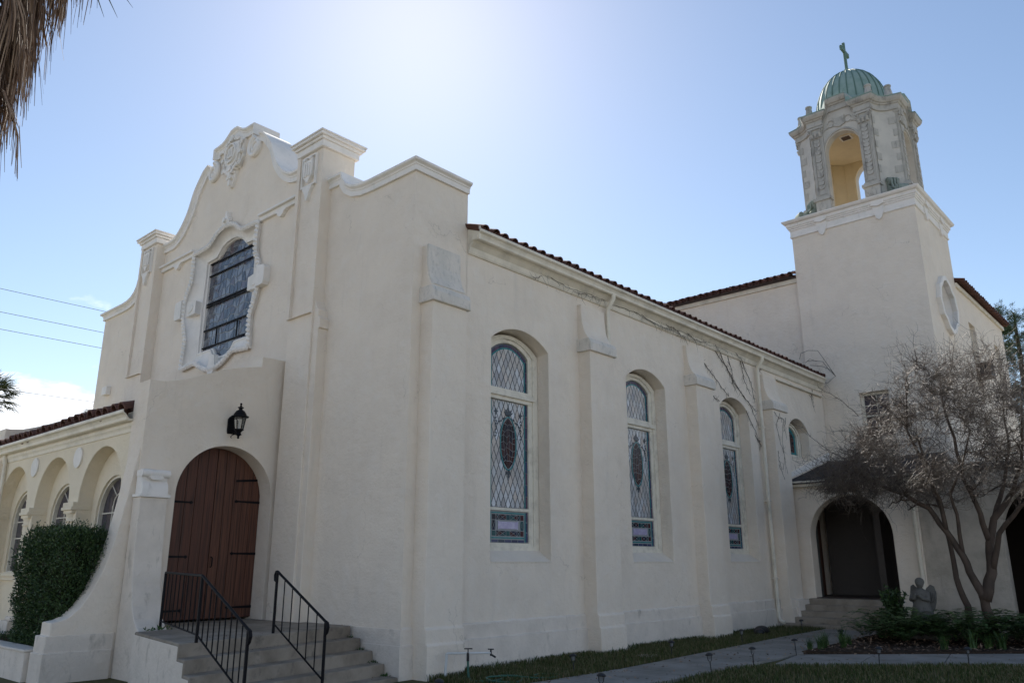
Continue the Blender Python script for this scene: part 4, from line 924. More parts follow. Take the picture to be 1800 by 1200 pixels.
v_ = MB(); v_.box(BX-.30, BX+.10, BYc-1.0, BYc-.6, 16.325, 16.348); v_.build('vent_frame', M['trim'], clg); MB().box(BX-.24, BX+.04, BYc-.94, BYc-.66, 16.312, 16.324).build('vent_grille', M['acmetal'], clg)
# inner corner linings
for k in range(4):
    rot = lambda p, k=k: (BX + round(math.cos(k*math.pi/2))*p[0] - round(math.sin(k*math.pi/2))*p[1], BYc + round(math.sin(k*math.pi/2))*p[0] + round(math.cos(k*math.pi/2))*p[1])
    MB().slab([(.70,-HB+.365),(HF-.12,-HB+.362),(HB-.362,-HF+.12),(HB-.365,-.70),(HB-.33,-.70),(HB-.33,-HF+.05),(HF-.05,-HB+.33),(.70,-HB+.33)], [], lambda u, v, d: (*rot((u, v)), d), Z0+.11, 16.36).build('inner_corner', M['inner'], tower)
# entablature: the plan path breaks forward over the pilasters, hollows at corners and rises over the arches
ent = []
for k in range(4):
    a = k*math.pi/2; ca, sa = math.cos(a), math.sin(a)
    loc = [(-1.06,.10,0),(-.60,.10,0),(-.60,.0,.02),(-.34,.0,.42),(.34,.0,.42),(.60,.0,.02),(.60,.10,0),(1.06,.10,0)]
    for u, d, dz in loc: ent.append((BX+ca*u+sa*(HB+d), BYc+sa*u-ca*(HB+d), dz))
    for t in (.2, .4, .6, .8):
        p = Vector((HF, -HB)).lerp(Vector((HB, -HF)), t) - Vector((1,-1)).normalized()*.12*math.sin(math.pi*t)
        ent.append((BX+ca*p.x-sa*p.y, BYc+sa*p.x+ca*p.y, 0))
prof = [(0,-.15),(0,.05),(.05,.06),(.10,.05),(.20,.05),(.22,.09),(.26,.10),(.28,.15),(.36,.20),(.40,.215),(.44,.215),(.44,-.15)]
n = len(ent); fr = []
for i in range(n):
    p = Vector(ent[i][:2]); a0 = Vector(ent[i-1][:2]); a1 = Vector(ent[(i+1) % n][:2]); ns = []
    for q0, q1 in ((a0, p), (p, a1)):
        d = q1-q0
        if d.length > 1e-6: d.normalize(); ns.append(Vector((d.y, -d.x)))
    nn = sum(ns, Vector((0, 0))); nn.normalize(); nn /= max(.6, nn.dot(ns[0]))
    fr.append((UP, Vector((nn.x, nn.y, 0))))
en = MB(); en.sweep([(x, y, 16.62+dz) for x, y, dz in ent], prof, fr, closed=True)
eo = en.build('entablature', M['stone'], tower)
en = MB(); en.sweep([(x, y, 17.065+dz) for x, y, dz in ent], [(0,-.15),(0,.22),(.03,.232),(.05,.2),(.09,.05),(.09,-.15)], fr, closed=True); en.build('cornice_flashing', M['copper'], eo)
MB().lathe([(0,17.05),(1.62,17.05),(1.55,17.25),(0,17.3)], (BX, BYc, 0), 32).build('attic', M['copper'], tower, smooth=30)
for k in range(8):
    a = R(45*(k//2*2)/1+ (31 if k % 2 else 59)); a = R(90*(k//2)+(34 if k % 2 else 56)); x, y = BX+1.86*math.cos(a), BYc+1.86*math.sin(a)
    MB().lathe([(0,17.10),(.19,17.10),(.19,17.22),(.14,17.27),(.095,17.55),(.125,17.57),(.12,17.62),(0,17.64)], (x, y, 0), 8).build('pinnacle', M['stone'], tower)
DR, DZ, DH = 1.24, 17.62, 1.72
MB().lathe([(0,17.2),(1.46,17.2),(1.46,17.32),(1.40,17.36),(1.40,17.46),(1.34,17.50),(1.34,17.60),(1.30,17.64),(0,17.66)], (BX, BYc, 0), 48).build('dome_drum', M['copper'], tower, smooth=30)
dome = MB().lathe([(DR*math.cos(R(t)), DZ+DH*math.sin(R(t))) for t in range(0, 91, 6)], (BX, BYc, 0), 48).build('dome', M['copper'], tower, smooth=0)
for k in range(28):
    a = 2*math.pi*k/28; MB().tube([(BX+(DR+.006)*math.cos(R(t))*math.cos(a), BYc+(DR+.006)*math.cos(R(t))*math.sin(a), DZ+(DH+.006)*math.sin(R(t))) for t in range(0, 88, 8)], .022, 5).build('standing_seam', M['seam'], dome)
MB().lathe([(0,DZ+DH-.03),(.17,DZ+DH-.02),(.10,DZ+DH+.06),(.08,DZ+DH+.12),(.11,DZ+DH+.16),(.06,DZ+DH+.2),(0,DZ+DH+.2)], (BX, BYc, 0), 16).build('dome_finial', M['copper'], tower, smooth=40)
cr_ = MB(); zb = DZ+DH+.15
cr_.slab([(-.05,zb),(.05,zb),(.05,zb+.74),(.34,zb+.74),(.38,zb+.70),(.38,zb+.92),(.34,zb+.88),(.05,zb+.88),(.05,zb+1.12),(.075,zb+1.17),(0,zb+1.22),(-.075,zb+1.17),(-.05,zb+1.12),(-.05,zb+.88),(-.34,zb+.88),(-.38,zb+.92),(-.38,zb+.70),(-.34,zb+.74),(-.05,zb+.74)], [], lambda u, z, d: (BX+d, BYc+u, z), -.045, .045)
cr_.build('cross', M['seam'], tower, bevel=.015)

# ------------------------------------------------------------------ front steps, rails, planter
steps = thing('front_steps', 'worn concrete steps and landing rising to the red arched door', 'steps', (-1.5, -1.6, 0))
NR = [-1.12, -.83, -.53, -.24, .06]; NL = [-.33, -.06, .2, .46, .74]; SZ = [.675, .51, .35, .19, .03]
yl = lambda u: -2.80-(u+2.5)*.185
for k in range(5):
    b0 = [(-3.44,-2.64),(-3.44,-.03)] if k == 0 else [(NL[k-1]-.25,-3.1),(NR[k-1]-.25,-.07)]
    if k == 0: poly = [(-2.5,yl(-2.5)),(NL[0],yl(NL[0])),(NR[0],-.06),(-2.3,-.06),(-2.3,-.22),(-3.44,-.22),(-3.84,-.22),(-3.84,-1.98),(-3.44,-1.98),(-3.44,-2.2),(-2.56,-2.2)]
    else: poly = [(NL[k-1]-.2,yl(NL[k-1]-.2)),(NL[k],yl(NL[k])),(NR[k],-.075),(NR[k-1]-.2,-.075)]
    o = MB().slab(poly, [], lambda u, v, d: (u, v, d), -.1, SZ[k]).build('landing' if k == 0 else 'step', M['concrete'], steps, bevel=.018)
ck = [(-2.54,-.1)] + [(NL[4]-.02,-.1)] + [q for k in (4,3,2,1,0) for q in ((NL[k]-.03, SZ[k]-.035), (NL[k-1]-.03 if k else -2.54, SZ[k]-.035))]
MB().slab(ck, [], lambda u, z, d: (u, yl(u)-d, z), .005, -.05).build('cheek_wall', M['stucco_base'], steps, bevel=.012)
def rail(label, segs, cat='handrail', nb=5, curl=True):
    p0 = segs[0][0]
    h = thing('handrail', label, cat, (p0[0], p0[1], .67), 'iron rails on the front steps')
    for j, (a, b2, za, zb, ga, gb, n_) in enumerate(segs):
        a = Vector((*a, 0)); b2 = Vector((*b2, 0))
        MB().tube([a+UP*za, b2+UP*zb], .021, 6, flat=.8).build('top_rail', M['iron'], h)
        MB().tube([a+UP*(za-.70), b2+UP*(zb-.70)], .012, 5).build('bottom_rail', M['iron'], h)
        for i in range(1, n_+1):
            t = i/(n_+1); q = a.lerp(b2, t); zt = za+(zb-za)*t
            MB().tube([q+UP*(zt-.70), q+UP*zt], .0085, 5).build('baluster', M['iron'], h)
        if j == 0: MB().tube([a+UP*ga, a+UP*(za-.01)], .020, 6).build('post', M['iron'], h); 
        MB().tube([b2+UP*gb, b2+UP*(zb-.01)], .020, 6).build('post', M['iron'], h)
    a, b2, za, zb, ga, gb, n_ = segs[-1]; d = Vector((b2[0]-a[0], b2[1]-a[1], 0)).normalized(); q = Vector((*b2, zb))
    MB().tube([q, q+d*.035-UP*.02, q+d*.05-UP*.07, q+d*.035-UP*.13, q+d*.01-UP*.16], [.022,.026,.026,.022,.016], 7).build('lamb_tongue', M['iron'], h)
    if curl:
        a, b2, za, zb = segs[0][:4]; q = Vector((*a, za)); d = Vector((b2[0]-a[0], b2[1]-a[1], 0)).normalized()
        MB().tube([q, q-d*.03+UP*.0, q-d*.06-UP*.05, q-d*.05-UP*.12, q-d*.01-UP*.14], .016, 6).build('rail_curl', M['iron'], h)
rail('black iron handrail standing alone in the middle of the front steps', [((-.78,-1.64),(.44,-1.64),1.50,.88,.67,.0,5)])
rail('long black iron handrail with level and sloping runs at the left of the red door', [((-2.80,-2.30),(-.34,-2.98),1.48,1.46,.67,.67,8), ((-.34,-2.98),(.85,-2.98),1.46,.88,.67,.0,8)], curl=False)
pw = thing('planter_wall', 'low stucco planter wall in front of the clipped hedge', 'wall', (-6, -3.5, 0))
MB().box(-13, -3.95, -3.72, -3.46, -.1, .37).build('wall', M['stucco_base'], pw, bevel=.015)
MB().box(-13, -3.94, -3.735, -3.445, .37, .41).build('coping', M['stucco_base'], pw, bevel=.012)
structure(MB().box(-11, -3.96, -3.46, -2.5, -.05, .33).build('planter_soil', M['mulch']))

# lantern over the door
lan = thing('wall_lantern', 'black wall lantern with clear glass above the red arched door', 'lantern', (XP, -1.1, 3.9)); c = (-3.21, -1.10)
MB().slab([(-1.10+a, z) for a, z in ((-.09,3.80),(.09,3.80),(.10,3.86),(.10,4.06),(.06,4.11),(-.06,4.11),(-.10,4.06),(-.10,3.86))], [], SX, XP, XP+.03).build('backplate', M['iron'], lan, bevel=.008)
MB().tube([(XP+.02,-1.1,3.90),(XP+.10,-1.1,3.83),(c[0]-.05,c[1],3.80),(c[0],c[1],3.82)], .014, 6).build('arm', M['iron'], lan)
MB().lathe([(0,4.33),(.012,4.325),(.02,4.31),(.01,4.29),(.022,4.28),(.012,4.265),(.05,4.25),(.052,4.24),(.03,4.23),(.035,4.205),(.075,4.18),(.105,4.13),(.115,4.10),(.15,4.09),(.15,4.075),(.11,4.065),(0,4.065)], (c[0], c[1], 0), 20).build('roof', M['iron'], lan, smooth=35)
MB().lathe([(.10,4.065),(.068,3.86)], (c[0], c[1], 0), 6).build('glass', M['lampglass'], lan)
cg = MB()
for k in range(6):
    a = R(60*k); cg.tube([(c[0]+.103*math.cos(a), c[1]+.103*math.sin(a), 4.07), (c[0]+.07*math.cos(a), c[1]+.07*math.sin(a), 3.855)], .007, 4)
cg.build('cage', M['iron'], lan)
MB().tube([(c[0],c[1],3.87),(c[0],c[1],3.98)], .012, 8).build('candle', M['pvc'], lan)
MB().lathe([(0,3.865),(.08,3.865),(.085,3.85),(.06,3.835),(.035,3.80),(.05,3.775),(.055,3.765),(.03,3.755),(.015,3.73),(.022,3.715),(.012,3.70),(0,3.695)], (c[0], c[1], 0), 16).build('base', M['iron'], lan, smooth=35)
MB().tube([(c[0]-.02,c[1]-.06,3.77),(c[0]-.04,c[1]-.10,3.75),(c[0]-.04,c[1]-.12,3.72),(c[0]-.03,c[1]-.11,3.70)], .007, 5).build('scroll', M['iron'], lan)

# ------------------------------------------------------------------ foliage helpers
def leafquad(mb, p, d, n, l, w_):
    s = d.cross(n)
    if s.length < 1e-5: s = d.cross(Vector((.3, .5, .8)))
    s.normalize(); i = len(mb.v)
    mb.v += [tuple(p), tuple(p+d*l*.5+s*w_), tuple(p+d*l), tuple(p+d*l*.5-s*w_)]; mb.f.append((i, i+1, i+2, i+3))
def rv(r): 
    while True:
        v = Vector((r.uniform(-1, 1), r.uniform(-1, 1), r.uniform(-1, 1)))
        if .05 < v.length < 1: return v.normalized()
# clipped hedge: leaves on short twigs over a dark woody core
hd_ = thing('hedge', 'dense dark green clipped bush in the planter beside the arcade', 'bush', (-5.1, -3.0, .33))
hr = random.Random(4); cm = MB(); lm = MB()
hx0, hx1, hy0, hy1, hz0, hz1 = -5.92, -3.80, -3.44, -2.76, .33, 2.10
def hedge_pt(r, t):
    """random point on a rounded block scaled by t, with its normal"""
    v = Vector((r.uniform(-1, 1), r.uniform(-1, 1), r.uniform(-1, 1))); k = max(abs(v.x), abs(v.y), abs(v.z)); v /= k
    n_ = Vector((v.x**5, v.y**5, v.z**5)).normalized(); q = v.normalized()*(1/ (abs(v.normalized().x)**9+abs(v.normalized().y)**9+abs(v.normalized().z)**9)**(1/9))
    z = hz0+(hz1-hz0)*(q.z*t*.5+.5); narrow = 1 - .22*max(0, (1.0-(z-hz0)/1.2)) * (1 if q.x < 0 else .1)
    wob = 1 + .05*math.sin(q.x*7+q.z*3)+.05*math.sin(q.z*9+q.y*4+1)
    return Vector(((hx0+hx1)/2+(hx1-hx0)/2*q.x*t*wob*narrow, (hy0+hy1)/2+(hy1-hy0)/2*q.y*t*wob, z+.06*math.sin(q.x*8)*q.z)), n_
for i in range(34000):
    p, n_ = hedge_pt(hr, hr.uniform(.80, 1.04)); d = (n_*.8+rv(hr)*.9+UP*.35).normalized(); leafquad(lm, p, d, rv(hr), hr.uniform(.035, .07), hr.uniform(.008, .014))
for i in range(900):   # longer shoots breaking the outline
    p, n_ = hedge_pt(hr, 1.0); d = (n_*.6+UP*.7+rv(hr)*.4).normalized(); l = hr.uniform(.05, .17)
    for k in range(7): leafquad(lm, p+d*l*k/6, (d+rv(hr)*.9).normalized(), rv(hr), .04, .008)
lm.build('foliage', M['hedge'], hd_, fix=False)
for i in range(11):
    t = [hedge_pt(hr, .1)[0]]; x = hr.uniform(hx0+.5, hx1-.3); p = Vector((x, hr.uniform(-3.2, -3.0), .30)); q = Vector((x+hr.uniform(-.5, .5), hr.uniform(-3.4, -2.85), hr.uniform(1.4, 1.9)))
    MB().tube([p, p.lerp(q, .5)+rv(hr)*.06, q], [.03, .02, .008], 5).build('stem', M['core'], hd_)
v = []; n1, n2 = 20, 14
for i in range(n1):
    for j in range(n2):
        th = 2*math.pi*i/n1; ph = -math.pi/2+math.pi*(j+.5)/n2; q = Vector((math.cos(ph)*math.cos(th), math.cos(ph)*math.sin(th), math.sin(ph))); q *= .74/((abs(q.x)**5+abs(q.y)**5+abs(q.z)**5)**.2)
        z = hz0+(hz1-hz0)*(q.z*.5+.5); nr = 1-.22*max(0, 1-(z-hz0)/1.2)*(1 if q.x < 0 else .1)
        v.append(((hx0+hx1)/2+(hx1-hx0)/2*q.x*nr, (hy0+hy1)/2+(hy1-hy0)/2*q.y, z))
MB().add(v, [(i*n2+j, ((i+1) % n1)*n2+j, ((i+1) % n1)*n2+j+1, i*n2+j+1) for i in range(n1) for j in range(n2-1)]).build('inner_growth', M['core'], hd_)
wd = MB()
for k in range(60):
    x = -9.6+k*.095; p = Vector((x, hr.uniform(-3.3, -2.8), .33))
    if -6.3 < x < -4.0: continue
    for q in range(7): leafquad(wd, p+Vector((hr.uniform(-.1,.1), hr.uniform(-.1,.1), 0)), (UP+rv(hr)*.8).normalized(), rv(hr), hr.uniform(.08, .2), .012)
tag(wd.build('ground_cover', M['hedge'], fix=False), 'low weedy ground cover in the planter soil', 'ground cover', kind='stuff')

# ------------------------------------------------------------------ side porch and cloister wall
porch = thing('side_porch', 'arched side entrance porch in the corner between nave and tower', 'porch', (1.7, 14.3, 0))
YP = 14.3; FP = lambda u, z, d: (u, YP-d, z)
hd2 = arc(1.60, 2.32, 1.09, 0, 180, 28, 1.08)
MB().slab([(.0,-.1),(.51,-.1)] + list(reversed(hd2)) + [(2.69,-.1),(3.35,-.1),(3.35,3.72),(.0,3.72)], [], FP, 0, -.42).build('front_wall', M['stucco'], porch, bevel=.016)
MB().box(.02, 3.33, YP+.02, 17.74, -.1, .70).build('floor', M['shadetile'], porch)
MB().box(.01, 9.8, YP+.43, 17.74, 3.50, 3.58).build('ceiling', M['shadewood'], porch)
MB().box(.1, 1.95, 16.6, 16.8, .69, 3.5).build('inner_wall', M['shadeplaster'], porch)
MB().box(1.95, 2.12, 15.2, 16.8, .69, 3.5).build('inner_wall', M['shadeplaster'], porch)
structure(MB().box(3.3, 9.8, YP+.5, 21.3, -.06, .05).build('cloister_floor', M['shadetile']))
MB().box(.30, .48, YP+.43, 14.95, .70, 3.5).build('inner_pier', M['shadeplaster'], porch)
MB().box(.004, .09, 15.1, 16.15, .70, 2.85).build('side_door', M['door'], porch)
MB().slab([(-.12,.0),(3.62,0),(3.40,3.9),(-.12,3.9)], [], lambda u, v, d: (u, 14.06+v*.93, 3.80+v*.24-d), 0, .06).build('roof', M['shingle'], porch)
MB().add([(3.62,14.06,3.80),(3.40,17.69,4.73),(3.62,17.69,3.80)], [(0,1,2)]).build('roof_end', M['shingle'], porch)
MB().slab([(14.1,3.88),(17.7,4.78),(17.7,5.02),(14.1,4.0)], [], SX, .0, .035).build('flashing', M['trim'], porch)
MB().sweep([(-.02,YP,3.66),(3.64,YP,3.66)], [(a*.9, b2+.02) for a, b2 in gpn], [(UP, Vector((0,-1,0)))]*2).build('gutter', M['gutter'], porch)
MB().tube([(3.28,YP-.1,3.66),(3.28,YP-.1,3.5),(3.28,YP-.06,3.35),(3.28,YP-.06,.3)], .05, 8).build('downspout', M['gutter'], porch, smooth=40)
for k in range(5):
    z = .70-k*.14; MB().box(.42+(-.06*k), 2.62+.04*k, YP-.02-.30*(k+1)+.0, YP-.30*k if k else YP+.42, -.1, z-.005*k-.02).build('step', M['concrete'], porch, bevel=.014)
MB().box(.02, .43, 13.3, YP-.01, -.1, .66).build('cheek_block', M['stucco_base'], porch, bevel=.02)
clo = thing('cloister_wall', 'stained stucco cloister wall with a dark archway behind the bare tree', 'wall', (6.5, 14.5, 0))
hd3 = arc(6.32, 2.3, 1.15, 0, 180, 24, 1.15)
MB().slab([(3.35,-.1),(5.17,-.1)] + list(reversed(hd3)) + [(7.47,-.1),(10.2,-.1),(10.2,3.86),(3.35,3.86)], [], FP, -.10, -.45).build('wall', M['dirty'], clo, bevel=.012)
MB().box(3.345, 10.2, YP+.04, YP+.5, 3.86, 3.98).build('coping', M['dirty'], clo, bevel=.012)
MB().box(9.8, 10.2, YP+.46, 21.6, 0, 3.85).build('end_wall', M['stucco'], clo)
MB().box(3.6, 9.8, YP+.46, 21.3, 3.60, 3.8).build('roof', M['shadewood'], clo)
MB().box(XW+.02, 9.8, 21.3, 21.6, 0, 3.8).build('back_wall', M['shadewood'], clo)

# kneeling angel statue
ang_ = MB()
def ball(mb, c, r, n=10):
    rx, ry, rz = r if isinstance(r, tuple) else (r, r, r)
    prof_ = [(math.cos(R(-90+180*i/n)), math.sin(R(-90+180*i/n))) for i in range(n+1)]; v = []; f = []; m = 14
    for i in range(m):
        for a, b2 in prof_: v.append((c[0]+rx*a*math.cos(2*math.pi*i/m), c[1]+ry*a*math.sin(2*math.pi*i/m), c[2]+rz*b2))
    for i in range(m):
        for j in range(n): f.append((i*(n+1)+j, ((i+1) % m)*(n+1)+j, ((i+1) % m)*(n+1)+j+1, i*(n+1)+j+1))
    mb.add(v, f)
sx, sy = 3.98, 11.4
angel = thing('angel_statue', 'weathered grey concrete angel statue kneeling among the ferns', 'statue', (sx, sy, 0))
ang_.lathe([(0,.36),(.235,.36),(.25,.42),(.22,.56),(.17,.74),(.15,.86),(.16,.96),(.12,1.03),(.055,1.06),(.05,1.10),(0,1.10)], (sx, sy, 0), 16)
ball(ang_, (sx+.02, sy-.03, 1.17), (.085,.09,.105)); ball(ang_, (sx+.02, sy-.01, 1.20), (.098,.10,.09)); ball(ang_, (sx+.03, sy-.12, 1.15), (.02,.02,.02))
for s in (1, -1): ang_.tube([(sx+s*.13,sy-.02,.98), (sx+s*.17,sy-.09,.82), (sx+s*.08,sy-.20,.86), (sx+s*.02,sy-.23,.95)], [.06,.055,.045,.035], 8)
ball(ang_, (sx, sy-.16, .48), (.19,.16,.12)); ball(ang_, (sx-.08, sy-.24, .46), (.08,.1,.09))
bo = ang_.build('body', M['angel'], angel, smooth=0)
rm = bo.modifiers.new('remesh', 'REMESH'); rm.mode = 'VOXEL'; rm.voxel_size = .014; rm.use_smooth_shade = True
sm_ = bo.modifiers.new('smooth', 'SMOOTH'); sm_.iterations = 4
for s in (1, -1):
    wm = MB(); pts = [(.03,.90),(.10,1.06),(.19,1.14),(.26,1.10),(.29,.96),(.27,.78),(.22,.62),(.17,.55),(.12,.66),(.06,.76)]
    wm.slab(pts, [], lambda u, z, d, s=s: (sx+s*u*.92, sy+.10+u*.35+d, z), 0, .045)
    for k in range(5): wm.tube([(sx+s*(.10+.035*k), sy+.10+.05+.012*k, 1.04-.02*k), (sx+s*(.13+.03*k), sy+.12+.012*k, .72+.02*k)], .016, 5)
    wm.build('wing', M['angel'], angel, bevel=.012)
MB().box(sx-.27, sx+.27, sy-.30, sy+.22, -.02, .37).build('plinth', M['angel'], angel, bevel=.02)

# ------------------------------------------------------------------ bare crape myrtle
tr = random.Random(12)
tree = thing('bare_tree', 'leafless multi-trunk tree with a dense tangle of pale twigs before the cloister', 'tree', (5.25, 11.5, 0))
limbs = [([(5.30,11.45,0),(5.24,11.45,.5),(5.22,11.42,.85),(5.08,11.4,1.25),(4.95,11.35,1.75),(4.72,11.25,2.25),(4.45,11.2,2.75),(4.0,11.1,3.08),(3.5,10.95,3.3),(3.05,10.9,3.7)], .115, .03),
         ([(5.22,11.42,.85),(5.42,11.5,1.4),(5.46,11.55,2.0),(5.6,11.6,2.5),(5.95,11.6,2.95),(6.4,11.5,3.3),(6.9,11.4,3.9)], .125, .03),
         ([(4.86,11.7,0),(4.80,11.7,.7),(4.66,11.75,1.3),(4.62,11.8,2.0),(4.5,11.9,2.8),(4.35,12.0,3.6),(4.2,12.0,4.5)], .085, .022),
         ([(5.46,11.55,2.0),(5.4,11.3,2.6),(5.25,11.1,3.3),(5.2,11.0,4.2),(5.1,10.9,5.1)], .07, .02),
         ([(4.72,11.25,2.25),(4.75,11.0,2.9),(4.6,10.8,3.6),(4.4,10.6,4.4),(4.5,10.5,5.2)], .055, .016),
         ([(5.6,11.6,2.5),(5.8,11.9,3.2),(6.0,12.1,4.0),(6.0,12.2,4.9)], .06, .016),
         ([(5.95,11.6,2.95),(6.3,11.2,3.5),(6.5,10.9,4.2),(6.6,10.8,5.0)], .05, .014),
         ([(4.95,11.35,1.75),(5.0,11.2,2.4),(4.95,11.1,3.0),(5.3,10.9,3.6),(5.6,10.7,4.3)], .05, .014),
         ([(5.42,11.5,1.4),(5.7,11.3,2.2),(6.2,11.0,2.7),(6.9,10.8,3.0),(7.5,10.7,3.5)], .07, .016)]
nodes = []
def wiggle(pts, r, amt, sub=3):
    o = []
    for a, b2 in zip(pts, pts[1:]):
        a = Vector(a); b2 = Vector(b2)
        for k in range(sub): o.append(a.lerp(b2, k/sub) + (rv(r)*amt if (k or o) else Vector((0, 0, 0))))
    o.append(Vector(pts[-1])); return o
for i, (pts, r0, r1) in enumerate(limbs):
    p = wiggle(pts, tr, .018); n_ = len(p); rr = [r0+(r1-r0)*(k/(n_-1))**.8 for k in range(n_)]
    MB().tube(p, rr, 9).build('trunk' if i in (0, 1, 2) else 'limb', M['bark'], tree, smooth=0)
    for k in range(n_//3, n_): nodes.append((p[k], rr[k]))
br = MB(); tw = MB()
def grow(mb, a, b2, r0, r1, r, amt, seg, sides=4, sag=0):
    a = Vector(a); b2 = Vector(b2); L = (b2-a).length; p = []
    off = rv(r)*L*.14
    for k in range(seg+1):
        t = k/seg; q = a.lerp(b2, t) + off*math.sin(math.pi*t) + UP*(sag*L*math.sin(math.pi*t))
        if 0 < k < seg: q += rv(r)*amt*L
        p.append(q)
    mb.tube(p, [r0+(r1-r0)*k/seg for k in range(seg+1)], sides, cap=False); return p
ctr = Vector((4.85, 11.2, 4.25)); tips = []
for k in range(340):
    while True:
        v = Vector((tr.uniform(-1, 1), tr.uniform(-1, 1), tr.uniform(-1, 1)))
        if v.length < 1 and v.length > .35: break
    t = ctr + Vector((v.x*2.75, v.y*2.2, v.z*1.75 + .12*math.sin(v.x*4)))
    if t.x < 3.3 and t.z > 5.2: t.z -= .6
    if t.z < 2.75: t.z += .9
    zm = 3.85+max(0, t.x-3.2)*1.25
    if t.z > zm: t.z = zm-tr.random()*.9
    cand = sorted(nodes, key=lambda q: (q[0]-t).length + .5*max(0, q[0].z-t.z))[:3]; a, ra = tr.choice(cand)
    rr0 = min(ra*.7, .020+.008*(t-a).length); p = grow(br, a, t, rr0, .006, tr, .05, 6, 5, sag=.08)
    if k < 130:
        for q in p[2:]: nodes.append((q, rr0*.7))
    tips += p[2:]
tag(br.build('branches', M['bark'], tree, smooth=0, fix=False), kind='stuff')
for q in tips:
    for j in range(tr.choice((2, 2, 3, 4))):
        d = (rv(tr) + (q-ctr).normalized()*.55 + UP*.25).normalized(); l = tr.uniform(.25, .7)
        if q.z < 3.2: d.z = abs(d.z)*.5
        p = grow(tw, q, q+d*l, .0056, .0026, tr, .09, 4, 3, sag=tr.uniform(-.1, .2))
        for s in range(tr.choice((1, 2, 3))):
            b0 = p[tr.randint(1, 4)]; d2 = (d*.6 + rv(tr)).normalized(); l2 = l*tr.uniform(.3, .7)
            p2 = grow(tw, b0, b0+d2*l2, .0038, .002, tr, .1, 3, 3)
            if tr.random() < .4:
                d3 = (d2+rv(tr)).normalized(); grow(tw, p2[2], p2[2]+d3*l2*.6, .0028, .0016, tr, .1, 2, 3)
# tall shoots that rise above the crown
for x, y, z, t in ((4.6,10.9,5.6,(4.75,10.8,6.55)),(4.5,10.6,5.2,(4.45,10.5,6.3)),(3.3,10.9,4.9,(2.6,10.7,5.6)),(3.0,10.9,3.8,(2.05,10.7,4.75)),(2.9,10.9,3.5,(1.95,10.8,3.5)),(5.2,11,5.2,(5.5,10.8,6.2)),(6.0,12.2,4.9,(6.2,12.0,6.1)),(3.5,11,4.5,(2.7,10.9,4.6))):
    p = grow(br if 0 else tw, (x, y, z), t, .011, .004, tr, .05, 6, 5)
    for q in p[2:]:
        for j in range(4): d = ((Vector(t)-Vector((x, y, z))).normalized()*.8+rv(tr)).normalized(); p2 = grow(tw, q, q+d*tr.uniform(.15, .4), .004, .002, tr, .1, 3, 3)
tag(tw.build('twigs', M['twig'], tree, smooth=0, fix=False), kind='stuff')

# ------------------------------------------------------------------ ferns and plants of the bed
def fern_mesh(seed, n, L):
    r = random.Random(seed); mb = MB()
    for k in range(n):
        a = 2*math.pi*k/n + r.uniform(-.3, .3); l = L*r.uniform(.7, 1.15); lift = r.uniform(.55, 1.0); prev = None
        d = Vector((math.cos(a), math.sin(a), 0)); s = Vector((-d.y, d.x, 0))
        for j in range(15):
            t = j/14; p = d*(l*t*.8) + UP*(l*lift*(t*1.9-t*t*1.25)) + Vector((0, 0, .02))
            if prev is not None and j > 1:
                tg = (p-prev).normalized(); w_ = .13*L*math.sin(math.pi*min(1, t*.86+.1))**.8
                for sg in (1, -1): leafquad(mb, p, (s*sg+tg*.45-UP*.15).normalized(), UP+rv(r)*.35, w_*1.25*r.uniform(.85, 1.1), .019*L/.6)
            prev = p
    me = bpy.data.meshes.new('fronds'); me.from_pydata(mb.v, [], mb.f); me.materials.append(M['fern']); return me
FM = [fern_mesh(1, 17, .62), fern_mesh(2, 14, .75), fern_mesh(3, 20, .5)]
def plant(name, mesh, loc, rz, sc, label, cat, group=None):
    o = bpy.data.objects.new(name, mesh); col.objects.link(o); o.location = loc; o.rotation_euler = (0, 0, rz); o.scale = (sc, sc, sc)
    return tag(o, label, cat, group)
fr_ = random.Random(31)
spots = [(3.6,10.4),(4.1,10.2),(4.6,10.5),(5.1,10.7),(5.6,10.9),(6.1,11.1),(3.4,11.0),(4.6,11.1),(5.1,11.2),(5.7,11.6),(6.4,11.7),(4.2,9.6),(4.8,9.9),(3.6,9.6),(5.4,10.2),(6.0,10.6),(6.8,11.2),(3.25,11.7),(4.5,12.2),(5.5,12.4),(3.7,11.0),(4.3,10.7),(4.9,10.3),(5.35,11.2),(5.9,11.6),(6.6,11.6),(3.2,10.3),(3.9,9.9),(5.0,12.8),(6.2,12.6),(3.75,10.85),(4.2,10.95),(4.0,10.55),(3.45,10.75),(4.55,11.5),(3.55,11.45),(5.8,11.0),(6.6,11.0)]
for k, (x, y) in enumerate(spots):
    plant('fern', FM[k % 3], (x+fr_.uniform(-.1, .1), y+fr_.uniform(-.1, .1), .02), fr_.uniform(0, 6), fr_.uniform(1.0, 1.45), 'arching green fern in the bed below the bare tree', 'fern', 'ferns under the bare tree')
def tuft_mesh(seed, n, h, w_=.009, lean=.7):
    r = random.Random(seed); mb = MB()
    for k in range(n):
        a = r.uniform(0, 6.283); d = Vector((math.cos(a), math.sin(a), 0)); s = Vector((-d.y, d.x, 0)); l = h*r.uniform(.6, 1.2); e = r.uniform(.2, lean); b0 = Vector((r.uniform(-.05, .05), r.uniform(-.05, .05), 0)); i = len(mb.v)
        for t in (0, .35, .7, 1):
            p = b0 + d*(l*e*t*t) + UP*(l*(t-.35*e*t*t)); ww = w_*(1-t*.85); mb.v += [tuple(p-s*ww), tuple(p+s*ww)]
        mb.f += [(i+2*q, i+2*q+1, i+2*q+3, i+2*q+2) for q in range(3)]
    me = bpy.data.meshes.new('blades'); me.from_pydata(mb.v, [], mb.f); me.materials.append(M['fern']); return me
